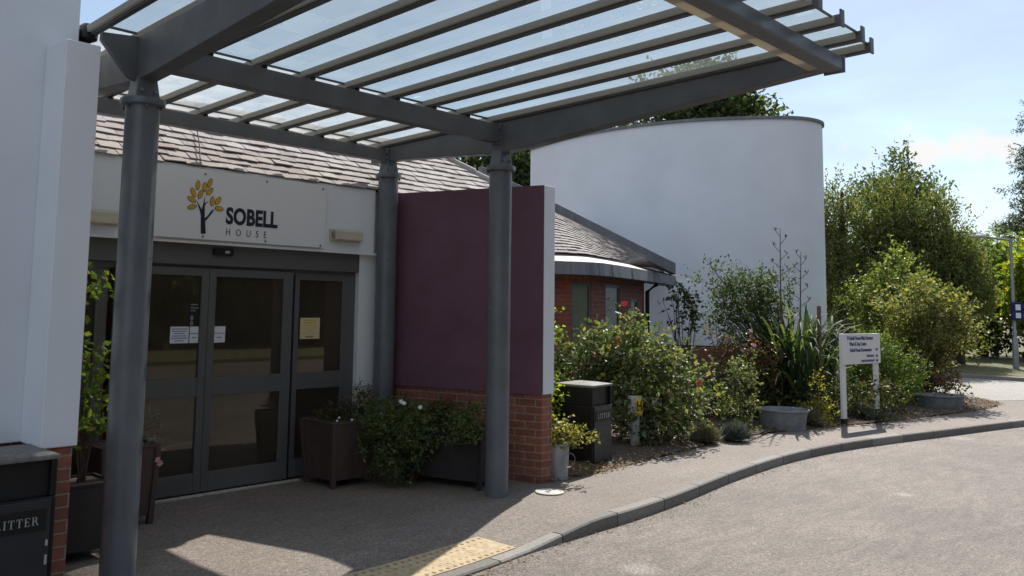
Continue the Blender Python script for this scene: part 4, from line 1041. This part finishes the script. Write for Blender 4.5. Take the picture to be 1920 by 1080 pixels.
t = MB().tube([(14.213,5.94,0),(14.22,5.94,.9),(14.21,5.93,1.83)], .035, 8).build('wooden_stake', M['wood']); tag(t, 'brown wooden stake standing in the flax behind the sign', 'stake')

# ------------------------------------------------------------------ plants
G1 = leafmat('rose_leaf', [(0,(.04,.065,.027)),(.3,(.08,.11,.05)),(.55,(.13,.155,.075)),(.8,(.20,.205,.12)),(.93,(.25,.21,.13)),(1,(.30,.24,.05))], .38, .45)
G2 = leafmat('fresh_leaf', [(0,(.07,.12,.02)),(.5,(.12,.18,.03)),(.85,(.20,.24,.05)),(1,(.30,.28,.06))], .5, .4)
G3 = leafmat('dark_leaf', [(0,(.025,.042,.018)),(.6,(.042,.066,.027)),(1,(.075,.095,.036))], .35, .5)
G4 = leafmat('bedding_leaf', [(0,(.06,.09,.04)),(.5,(.10,.135,.055)),(.85,(.15,.175,.07)),(1,(.23,.205,.085))], .4, .55)
G5 = leafmat('yellow_leaf', [(0,(.12,.14,.03)),(.5,(.24,.22,.035)),(1,(.36,.28,.03))], .45, .5)
G6 = leafmat('red_brown_leaf', [(0,(.07,.05,.025)),(.5,(.12,.07,.04)),(.8,(.18,.06,.045)),(1,(.12,.13,.05))], .4, .4)
G7 = leafmat('silver_leaf', [(0,(.14,.17,.13)),(.6,(.24,.27,.22)),(1,(.36,.38,.33))], .25, .6)
G8 = leafmat('flax_blade', [(0,(.02,.04,.022)),(.55,(.035,.06,.032)),(.8,(.07,.10,.04)),(.93,(.16,.19,.06)),(1,(.24,.24,.10))], .3, .6)
G9 = leafmat('turning_leaf', [(0,(.08,.105,.042)),(.4,(.14,.155,.068)),(.7,(.20,.185,.09)),(.9,(.28,.235,.10)),(1,(.34,.26,.05))], .42, .5)
G10 = leafmat('fescue_blade', [(0,(.20,.185,.125)),(.5,(.31,.285,.20)),(1,(.44,.40,.30))], .08, .6)
G11 = leafmat('fescue_blue_blade', [(0,(.13,.15,.14)),(.5,(.20,.22,.21)),(1,(.29,.31,.28))], .08, .6)
T1 = leafmat('upright_conifer_leaf', [(0,(.06,.078,.036)),(.4,(.098,.12,.05)),(.75,(.155,.165,.068)),(1,(.235,.205,.09))], .45, .6)
T2 = leafmat('broadleaf_dark', [(0,(.035,.05,.025)),(.5,(.06,.085,.038)),(1,(.105,.13,.055))], .4, .5)
T3 = leafmat('maple_leaf', [(0,(.10,.15,.02)),(.5,(.18,.24,.03)),(.85,(.30,.30,.04)),(1,(.42,.24,.03))], .5, .45)
T4 = leafmat('pine_needle', [(0,(.03,.042,.024)),(.6,(.05,.065,.035)),(1,(.085,.10,.055))], .3, .5)

rg = np.random.default_rng(11)
rxv = np.array([.698, -.716]); fwv = np.array([.716, .698])
def vp(c, a, f=0.): return (c[0]+rxv[0]*a+fwv[0]*f, c[1]+rxv[1]*a+fwv[1]*f)
def lobes_at(c, L):
    """lobes given as (sideways, depth, height, r_side, r_depth, r_height)"""
    return [(*vp(c, a, f), z, max(rs, .01)*.85+rd*.15, rs*.15+rd*.85, rz) for a, f, z, rs, rd, rz in L]

# rose bush behind the hydrant post
c = (9.62, 6.42)
rt, B, d = bush('rose_bush', 'broad rose bush with red blooms behind the hydrant post', 'shrub', (*c, .03),
    lobes_at(c, [(-.15,.1,.75,.72,.5,.62),(.45,.1,.62,.5,.45,.55),(-.05,.1,1.18,.45,.4,.32),(-.55,.25,1.0,.38,.4,.4),(.2,-.15,.4,.7,.35,.4),(-.22,.15,1.48,.17,.2,.24)]),
    1500, 7, .26, .070, .023, G1, 21, nst=60, r0=.009, gap=-1.0, gs=7, up=.5, spread=.95, shell=2.6)
zs = np.argsort(-B[:,2]); pk = B[zs[::23][:5]]
flowers(rt, [(*vp(c,-.20,.0),1.80)], .055, M['redflower'], rg, petals=9)
flowers(rt, [(*vp(c,-.33,-.2),1.30),(*vp(c,-.62,-.2),1.12),(*vp(c,.72,-.25),.80),(*vp(c,-.24,-.1),1.36)], .04, M['redflower'], rg, petals=8)
flowers(rt, [(*vp(c,-.6,-.42),.86),(*vp(c,-.55,-.42),.90)], .04, G5, rg, name='yellow_leaf_cluster')
# loose shrub behind the bin and climber on the purple wall's outer side
c = (8.75, 7.0)
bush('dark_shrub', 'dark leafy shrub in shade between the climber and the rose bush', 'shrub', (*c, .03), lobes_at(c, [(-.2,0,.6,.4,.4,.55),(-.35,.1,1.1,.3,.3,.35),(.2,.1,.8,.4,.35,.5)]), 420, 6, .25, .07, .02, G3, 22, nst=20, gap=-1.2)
c = (7.28, 6.2)
rt, B, d = bush('climbing_plant', 'tall narrow sunlit climber along the outer side of the purple wall', 'climber', (*c, .03), lobes_at(c, [(0,0,.6,.20,.16,.5),(.02,0,1.1,.17,.15,.45),(-.02,0,1.55,.13,.13,.36),(.1,0,.85,.14,.15,.3)]), 420, 6, .2, .055, .018, G2, 23, nst=18, gap=-1.1)
flowers(rt, [(*vp(c,.12,-.2),.97),(*vp(c,.02,-.2),.80),(*vp(c,-.1,-.2),1.40)], .03, M['pinkflower'], rg)
# plant in the bucket
bush('bucket_shrub', 'small yellow green shrub spilling out of the galvanised bucket', 'shrub', (6.965,5.64,.31), lobes_at((6.965,5.64), [(0,0,.47,.15,.13,.12),(.22,-.05,.42,.14,.1,.06),(.08,-.05,.42,.16,.12,.08),(.34,-.08,.47,.07,.07,.06)]), 120, 7, .11, .042, .014, leafmat('olive_leaf', [(0,(.10,.11,.03)),(.6,(.20,.19,.06)),(1,(.30,.22,.09))], .45, .4), 24, nst=14, r0=.004)
# small upright shrub, red leaved rose, yellow shrub
c = (11.5, 6.0)
bush('small_shrub', 'small upright green shrub left of the nearer zinc tub', 'shrub', (*c,.03), lobes_at(c, [(0,0,.35,.24,.22,.33),(.08,0,.72,.17,.17,.3),(-.08,.05,.6,.2,.2,.3),(.18,0,.9,.09,.1,.14)]), 330, 7, .2, .05, .016, G1, 25, nst=26, gap=-.9)
c = (12.7, 6.5)
rt, B, d = bush('red_leaved_rose', 'open rose shrub with reddish leaves in front of the flax', 'shrub', (*c,.03), lobes_at(c, [(0,0,.5,.35,.3,.45),(-.1,0,1.0,.3,.28,.3),(.25,0,.8,.28,.28,.4),(-.35,.1,1.15,.22,.25,.22)]), 380, 6, .22, .052, .018, G6, 26, nst=34, gap=-.6)
flowers(rt, [(*vp(c,.0,-.3),1.42),(*vp(c,.05,-.3),1.20)], .045, M['pinkflower'], rg)
c = (12.95, 5.5)
bush('yellow_shrub', 'bright yellow leaved little shrub at the foot of the sign', 'shrub', (*c,.03), lobes_at(c, [(0,0,.28,.17,.16,.24),(-.02,0,.60,.11,.11,.24),(.1,0,.2,.17,.16,.15)]), 170, 6, .16, .042, .015, G5, 27, nst=16, gap=-1.)
# fescue tufts
def fescue(label, c, r, h, m, seed):
    rng = np.random.default_rng(seed); t = thing('grass_tuft', label, 'grass tuft', (*c, .03), 'rounded ornamental grass tufts')
    n = 2600; th = rng.uniform(0, 2*math.pi, n); ph = np.arccos(rng.uniform(.02, 1, n))
    D = np.stack([np.sin(ph)*np.cos(th), np.sin(ph)*np.sin(th), np.cos(ph)+.15], 1); D = norm(D)
    P = np.stack([c[0]+rng.normal(size=n)*r*.12, c[1]+rng.normal(size=n)*r*.12, np.full(n, .03)], 1)
    Nn = norm(np.cross(D, rng.normal(size=(n, 3)))); L = rng.uniform(.75, 1.1, n)*np.sqrt((r*np.sin(ph))**2+(h*np.cos(ph))**2)
    V, F = leaf_mesh(P, D, Nn, L, np.full(n, .005), .3); raw_mesh('blades', V, F, m, t)
fescue('straw coloured grass tuft nearest the rose bush', (10.2,5.80), .21, .25, G10, 31)
fescue('blue grey grass tuft between rose bush and zinc tub', (10.68,5.62), .20, .25, G11, 32)
fescue('straw coloured grass tuft between zinc tub and sign', (12.95,5.62), .27, .30, G10, 33)
fescue('blue grey grass tuft between the posts of the sign', (14.35,5.35), .24, .30, G11, 34)
# flax with strap leaves
def flax(label, c, n, L, seed):
    rng = np.random.default_rng(seed); t = thing('flax_plant', label, 'flax', (*c, .03)); V = []; F = []
    for i in range(n):
        az = rng.uniform(0, 2*math.pi); lean = abs(rng.normal())*.5+.08; ln = L*rng.uniform(.65, 1.1); w_ = rng.uniform(.025, .042)
        dx, dy = math.cos(az), math.sin(az); sx, sy = -dy, dx; x, y, z = c[0]+rng.normal()*.3, c[1]+rng.normal()*.22, .03; a = lean; seg = 9; k0 = len(V)
        fold = rng.uniform(.5, 2.2)
        for s in range(seg+1):
            f = s/seg; wd = w_*(min(1, .45+f*2.2))*(1-f**3.2)+.001
            V += [(x-sx*wd, y-sy*wd, z+wd*.45), (x, y, z), (x+sx*wd, y+sy*wd, z+wd*.45)]
            st = ln/seg; x += dx*math.sin(a)*st; y += dy*math.sin(a)*st; z = max(.03, z+math.cos(a)*st); a += fold*f*f*.55*(1 if f > .35 else .3)+.03
        if min(p[1] for p in V[k0:])-max(0, V[-1][0]-14.4)*.1 < 5.42: del V[k0:]; continue
        for s in range(seg):
            for q in range(2): F.append((k0+s*3+q, k0+s*3+q+1, k0+(s+1)*3+q+1, k0+(s+1)*3+q))
    raw_mesh('strap_leaves', np.array(V), np.array(F), G8, t); return t
fx = flax('large flax clump with long arching strap leaves behind the sign', (14.12, 6.32), 430, 2.1, 41)
def stalk(h, x, y, lean):
    b = MB(); rr = random.Random(int(h*100)); p = [(x+lean*k*k/36, y, h*k/6) for k in range(7)]; b.tube(p, [.018,.017,.016,.014,.012,.009,.005], 5)
    for k in range(9):
        z = h*(.62+.042*k); s = 1 if k % 2 else -1; L = .16-.01*k; xx = x+lean*(z/h)**2; q = (xx+rxv[0]*s*L, y+rxv[1]*s*L, z+.10); b.tube([(xx, y, z), q], [.006,.004], 4)
        for j in range(3): e = (q[0]+rr.uniform(-.04,.04), q[1]+rr.uniform(-.04,.04), q[2]+rr.uniform(.03,.08)); b.tube([q, e], [.004,.007], 4)
    b.build('flower_stalk', M['twig'], fx)
stalk(3.1, 13.45, 6.25, .05); stalk(2.75, 14.05, 6.2, .12)
c = (14.0, 6.9)
bush('open_branched_shrub', 'sparse tall shrub with small dark leaves against the white wall', 'shrub', (*vp(c,.45),.05), lobes_at(c, [(-.2,0,1.7,.75,.4,.55),(-.75,0,2.25,.42,.3,.33),(.25,0,2.1,.35,.3,.5),(-.6,.1,1.5,.5,.3,.3),(.0,0,2.45,.25,.25,.25),(.15,0,1.6,.45,.35,.4),(-.3,0,2.0,.6,.35,.4)]), 1050, 6, .28, .052, .020, leafmat('open_shrub_leaf', [(0,(.035,.055,.025)),(.7,(.06,.085,.04)),(1,(.12,.15,.06))], .35, .6), 42, nst=80, r0=.014, gap=-.5, spread=.8, up=.7)
c = (15.1, 9.05)
bush('wall_shrub', 'dark leaved thin shrub beside the black downpipe of the brick wing', 'shrub', (*c,.05), lobes_at(c, [(.0,0,1.75,.3,.2,.32),(.2,0,1.4,.25,.2,.3),(-.1,0,1.95,.2,.2,.2)]), 110, 6, .24, .085, .03, G3, 43, nst=20, r0=.014, gap=-.7)
c = (15.6, 8.5); rng = np.random.default_rng(44); t = thing('bare_stems', 'leafless dead stems standing before the curved white wall', 'dead plant', (*c,.05))
stems_mesh(t, (*c,.05), [(*vp(c, a, 0), z) for a, z in ((-.25,1.5),(-.1,1.75),(.1,1.45),(.3,1.7),(.42,1.35),(.2,1.9))], .014, rng, name='dead_stem')
c = (15.75, 5.5)
bush('rounded_shrub', 'rounded green shrub immediately right of the sign', 'shrub', (*c,.05), lobes_at(c, [(0,0,.6,.62,.5,.5),(-.15,0,.98,.45,.4,.35),(.35,0,.7,.4,.4,.5),(-.4,0,.5,.35,.35,.45)]), 1300, 7, .2, .06, .014, leafmat('rounded_shrub_leaf', [(0,(.04,.07,.018)),(.5,(.07,.115,.028)),(.85,(.13,.17,.04)),(1,(.22,.2,.06))], .42, .45), 45, nst=40, gap=-1.2)
c = (18.1, 5.55)
bush('yellowing_shrub', 'tall loose shrub with yellowing leaves above the second tub', 'shrub', (*c,.05), lobes_at(c, [(0,0,.8,.55,.5,.7),(.1,0,1.5,.75,.55,.5),(-.3,0,1.9,.5,.5,.4),(.5,0,1.75,.5,.45,.4),(.75,0,1.35,.35,.4,.3),(.1,0,2.2,.35,.35,.25)]), 1500, 7, .26, .075, .025, G9, 46, nst=90, r0=.016, gap=-.75, gs=3.5)
c = (20.4, 6.7)
bush('tall_green_shrub', 'tall pale green shrub rising behind the rounded and yellowing shrubs', 'shrub', (*c,.05), lobes_at(c, [(-.1,0,1.4,.85,.7,1.1),(.1,0,2.5,.5,.5,.6),(-.6,0,2.0,.5,.5,.6),(.7,.2,1.7,.6,.6,.7),(.2,0,3.0,.25,.25,.4)]), 1700, 7, .32, .085, .028, leafmat('tall_shrub_leaf', [(0,(.06,.085,.022)),(.5,(.11,.14,.04)),(1,(.21,.22,.08))], .45, .42), 47, nst=50, r0=.02, gap=-.7, gs=3)
c = (11.7, 7.4)
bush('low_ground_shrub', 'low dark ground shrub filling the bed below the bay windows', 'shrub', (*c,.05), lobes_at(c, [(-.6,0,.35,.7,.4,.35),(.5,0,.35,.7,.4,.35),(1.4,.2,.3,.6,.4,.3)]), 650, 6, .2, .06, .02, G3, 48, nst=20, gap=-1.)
c = (13.4, 6.25)
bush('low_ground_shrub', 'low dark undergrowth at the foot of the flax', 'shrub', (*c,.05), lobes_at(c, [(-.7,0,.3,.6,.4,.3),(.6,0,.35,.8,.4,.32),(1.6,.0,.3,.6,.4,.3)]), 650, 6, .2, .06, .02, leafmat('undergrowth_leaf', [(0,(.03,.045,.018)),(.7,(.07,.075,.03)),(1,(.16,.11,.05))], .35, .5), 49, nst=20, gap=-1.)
c = (16.9, 5.75)
bush('low_ground_shrub', 'low brownish undergrowth between rounded shrub and second tub', 'shrub', (*c,.05), lobes_at(c, [(0,0,.3,.7,.4,.35),(1.,.3,.3,.7,.5,.35)]), 500, 6, .2, .06, .02, G6, 50, nst=20, gap=-.9)

# planter plants
rt, B, d = bush('flower_mound', 'green trailing bedding plant with white flowers between the two right planters', 'bedding plant', (5.72,6.45,.02), lobes_at((5.72,6.45), [(-.12,-.05,.60,.32,.22,.22),(.10,-.02,.55,.32,.22,.2),(-.12,-.16,.32,.26,.16,.26),(.36,.02,.52,.24,.2,.17),(.0,-.1,.42,.3,.18,.2),(-.36,-.1,.66,.24,.2,.17),(-.32,-.16,.40,.22,.16,.24)]), 1250, 6, .12, .045, .0115, G4, 61, nst=20, r0=.004, gap=-1.4, droop=.35, part='foliage')
flowers(rt, [(*vp((5.72,6.45),-.1,-.25),.80),(*vp((5.72,6.45),.06,-.25),.765),(*vp((5.72,6.45),-.28,-.25),.585),(*vp((5.72,6.45),-.13,-.23),.815)], .026, M['whiteflower'], rg, petals=6)
cc = q0+uu*.12+vv*.2
rt, B, d = bush('flower_mound', 'green trailing bedding plant in the long planter behind the right column', 'bedding plant', (cc.x,cc.y,.45), lobes_at((cc.x,cc.y), [(-.02,-.05,.60,.25,.2,.15),(.06,-.26,.38,.2,.1,.24),(-.12,-.22,.48,.2,.12,.18)]), 620, 6, .12, .045, .012, G4, 62, nst=10, r0=.004, gap=-1.4, droop=.35)
cc2 = q0+uu*.62+vv*.2
rt, B, d = bush('flower_mound', 'dark small bedding plant with pink flowers at the far end of the long planter', 'bedding plant', (cc2.x,cc2.y,.45), lobes_at((cc2.x,cc2.y), [(0,0,.60,.2,.18,.12),(.12,-.02,.62,.16,.14,.12)]), 260, 6, .12, .04, .011, G6, 63, nst=10, r0=.003, gap=-1.4)
flowers(rt, [(*vp((cc2.x,cc2.y),.18,-.22),.68),(*vp((cc2.x,cc2.y),.23,-.24),.64),(*vp((cc2.x,cc2.y),.14,-.22),.65)], .024, M['pinkflower'], rg)
rt, B, d = bush('flower_mound', 'sparse small white flowers in the planter right of the doors', 'bedding plant', (5.23,6.97,.60), lobes_at((5.23,6.97), [(0,0,.65,.30,.24,.06),(.1,.1,.74,.18,.14,.18),(-.1,-.2,.60,.2,.08,.08)]), 330, 5, .11, .035, .009, leafmat('bronze_leaf', [(0,(.05,.05,.025)),(.6,(.09,.06,.035)),(1,(.07,.10,.03))], .4, .5), 64, nst=16, r0=.003)
flowers(rt, [(*vp((5.23,6.97),-.02,-.3),.63),(*vp((5.23,6.97),.0,-.3),.66),(*vp((5.23,6.97),-.06,-.3),.56),(*vp((5.23,6.97),.12,-.28),.64)], .014, M['whiteflower'], rg)
bush('silver_shrub', 'small silvery leaved shrub in the planter left of the doors', 'shrub', (2.98,6.86,.60), lobes_at((3.08,6.78), [(0,0,.69,.15,.13,.10),(.03,0,.77,.11,.1,.09)]), 260, 7, .07, .022, .009, G7, 65, nst=14, r0=.004, gap=-1.6)
flowers(bpy.data.objects['silver_shrub'], [(3.15,6.60,.50),(3.17,6.60,.47)], .03, M['pinkflower'], rg)
c = (2.40, 6.18)
rt, B, d = bush('climbing_rose', 'tall thin rose with pale sunlit leaves beside the nearest column', 'shrub', (*c,.49), lobes_at(c, [(0,0,.62,.17,.14,.12),(.0,0,.85,.14,.12,.2),(.0,0,1.2,.12,.1,.3),(.03,0,1.6,.11,.08,.3),(.05,0,1.9,.07,.06,.14)]), 120, 5, .15, .06, .02, G2, 66, nst=24, r0=.005, gap=-.9, spread=.9)

# ------------------------------------------------------------------ trees
def big(c, L): return lobes_at(c, L)
def upright(label, c, h, w_, seed, ns=3700):
    return tree('upright_tree', label, (*c, .1), h*.9, .14, big(c, [(0,0,h*.42,w_,w_*.9,h*.42),(-w_*.45,0,h*.6,w_*.5,w_*.5,h*.36),(w_*.45,0,h*.55,w_*.5,w_*.5,h*.38),(0,0,h*.74,w_*.55,w_*.5,h*.26)]), ns, 12, .7, .11, .024, T1, seed, limbs=26, group='upright trees beyond the curved wall', up=1.5, out=.6, spread=.6, gap=-.35, gs=2.0, upn=.1, shell=2.2)
upright('dense upright olive tree touching the right end of the curved wall', (27.0,10.5), 6.0, 1.3, 71)
upright('bushy upright olive tree second from the curved wall', (28.4,9.3), 5.9, 1.4, 72)
upright('broad upright olive tree in the middle of the row', (29.6,8.5), 5.4, 1.35, 73)
upright('shorter upright olive tree at the lower right end of the row', (31.0,8.35), 4.4, 1.1, 74, 2000)
tree('feathery_tree', 'feathery open topped tree rising above the upright trees', (31.0,10.0,.1), 6.8, .16, big((31.0,10.0), [(-.2,0,5.9,1.1,.9,.7),(.1,0,6.6,.55,.5,.7),(-1.1,0,5.6,.7,.7,.45),(1.1,0,5.6,.7,.7,.5),(0,0,4.8,1.6,1.3,1.1)]), 1400, 8, .6, .17, .035, leafmat('feathery_leaf', [(0,(.045,.065,.028)),(.6,(.075,.10,.04)),(1,(.13,.14,.06))], .4, .5), 75, limbs=26, up=.9, out=.8, gap=-.35, gs=2.2)
tree('broad_tree', 'dark leafy tree showing above the curved white wall', (30.0,17.2,.1), 9.5, .3, big((30.0,17.2), [(0,0,9.0,2.6,2.2,2.3),(-2.2,0,8.0,1.8,1.7,1.6),(1.7,0,8.3,1.5,1.5,1.9),(.4,0,10.6,1.7,1.4,1.2),(-1.2,0,10.2,1.5,1.3,1.0)]), 3600, 8, .7, .21, .075, T2, 76, limbs=20, gap=-.8, gs=1.2)
tree('broad_tree', 'dark leafy tree peeping over the tiled roof between columns', (21.6,20.5,.1), 6.0, .25, big((21.6,20.5), [(0,0,5.8,1.6,1.4,1.5),(-1.0,0,5.4,1.2,1.1,1.2),(1.2,0,5.8,1.2,1.1,1.5),(0,0,6.6,1.,1.,.9)]), 2400, 8, .6, .19, .07, T2, 77, limbs=14, gap=-.7, gs=1.4)
# pine with layered plates
def pine(label, c, h, seed):
    rng = np.random.default_rng(seed); L = []
    for k in range(14):
        z = h*(.30+.69*k/13); r_ = (1-k/19)*3.1*rng.uniform(.75, 1.1)
        for q in range(4): a = rng.uniform(0, 6.28); L.append((c[0]+math.cos(a)*r_*.65, c[1]+math.sin(a)*r_*.65, z+rng.normal()*.15, r_*.5, r_*.5, .26))
    return tree('pine_tree', label, (*c,.1), h, .28, L, 4200, 12, .42, .17, .02, T4, seed, limbs=70, up=.35, out=.9, gap=-.8, gs=1.5, spread=.9)
pine('dark pine with layered branches cut off by the right edge', (42.2,7.4), 10.8, 78)
tree('maple_tree', 'yellow green maple behind the street lamp', (34.9,6.6,.1), 4.2, .18, big((34.9,6.6), [(0,0,2.8,1.2,1.0,1.3),(-.5,0,3.5,.8,.8,.8),(.5,0,3.9,.9,.8,.7),(-.8,0,2.0,.7,.7,.7),(.7,0,2.1,.9,.8,.9)]), 1600, 8, .5, .17, .065, T3, 79, limbs=16, gap=-.8, gs=1.6)
tree('pale_green_tree', 'pale green tree filling the gap left of the street lamp', (37.5,9.3,.1), 4.6, .18, big((37.5,9.3), [(0,0,3.0,1.6,1.4,1.6),(-.9,0,2.4,1.1,1.1,1.3),(1.1,0,3.3,1.2,1.1,1.2),(2.4,0,2.8,1.4,1.2,1.6)]), 2000, 8, .6, .19, .07, leafmat('pale_tree_leaf', [(0,(.07,.11,.03)),(.6,(.13,.18,.05)),(1,(.21,.25,.08))], .45, .45), 80, limbs=16, gap=-.9, gs=1.4)
rng = np.random.default_rng(81)
hl = [(x, y, z, 1.3, 1.3, h) for x, y, z, h in ((33.5,11.6,1.3,1.4),(35,9.9,1.4,1.5),(36.6,8.3,1.2,1.2),(38,6.4,1.4,1.5),(39.5,4.8,1.5,1.6),(41,3,1.6,1.6),(32,13,1.5,1.6),(30.5,14.6,1.8,1.9),(29.5,12.4,1.3,1.4),(31.5,10.9,1.2,1.3))]
B, d = sprigs(hl, 3800, 8, .5, rng, up=.6, gap=-1.3); V, F = sprig_leaves(B, d, 8, .5, .16, .055, rng)
o = raw_mesh('hedge', V, F, leafmat('hedge_leaf', [(0,(.035,.05,.02)),(.5,(.07,.08,.03)),(.85,(.13,.09,.045)),(1,(.10,.14,.04))], .35, .5), origin=(35,9,.1)); tag(o, 'dark brown and green hedge along the back of the grass verge', 'hedge', kind='stuff')
# wood on the far side of the road, seen in the door glass
rng = np.random.default_rng(82)
hl = [(x, -15+rng.normal()*1.0, z, 2.6, 1.8, z*.98) for x in np.arange(-6, 46, 2.4) for z in (4.2+rng.uniform(0, 2.2),)]
B, d = sprigs(hl, 13000, 7, .9, rng, up=.6, gap=-4, gs=1.2, shell=2.); V, F = sprig_leaves(B, d, 7, .9, .42, .20, rng)
B2, d2 = sprigs([(x, -17.5, 4.5, 2.6, 1.2, 5.5) for x in np.arange(-6, 46, 2.2)], 5000, 4, .8, rng, gap=-9); V2, F2 = sprig_leaves(B2, d2, 4, .8, 1.3, .75, rng); F = np.concatenate([F, F2+len(V)]); V = np.concatenate([V, V2])
o = raw_mesh('roadside_wood', V, F, T2, origin=(20,-15,-.1)); tag(o, 'dark wood across the road mirrored in the door glass', 'wood', kind='stuff')
struct(MB().prism([(-40,-40),(70,-40),(70,-8.8),(-40,-9.2)], -.12, .02).build('far_grass_bank', M['grass'], origin=(10,-20,-.1)))
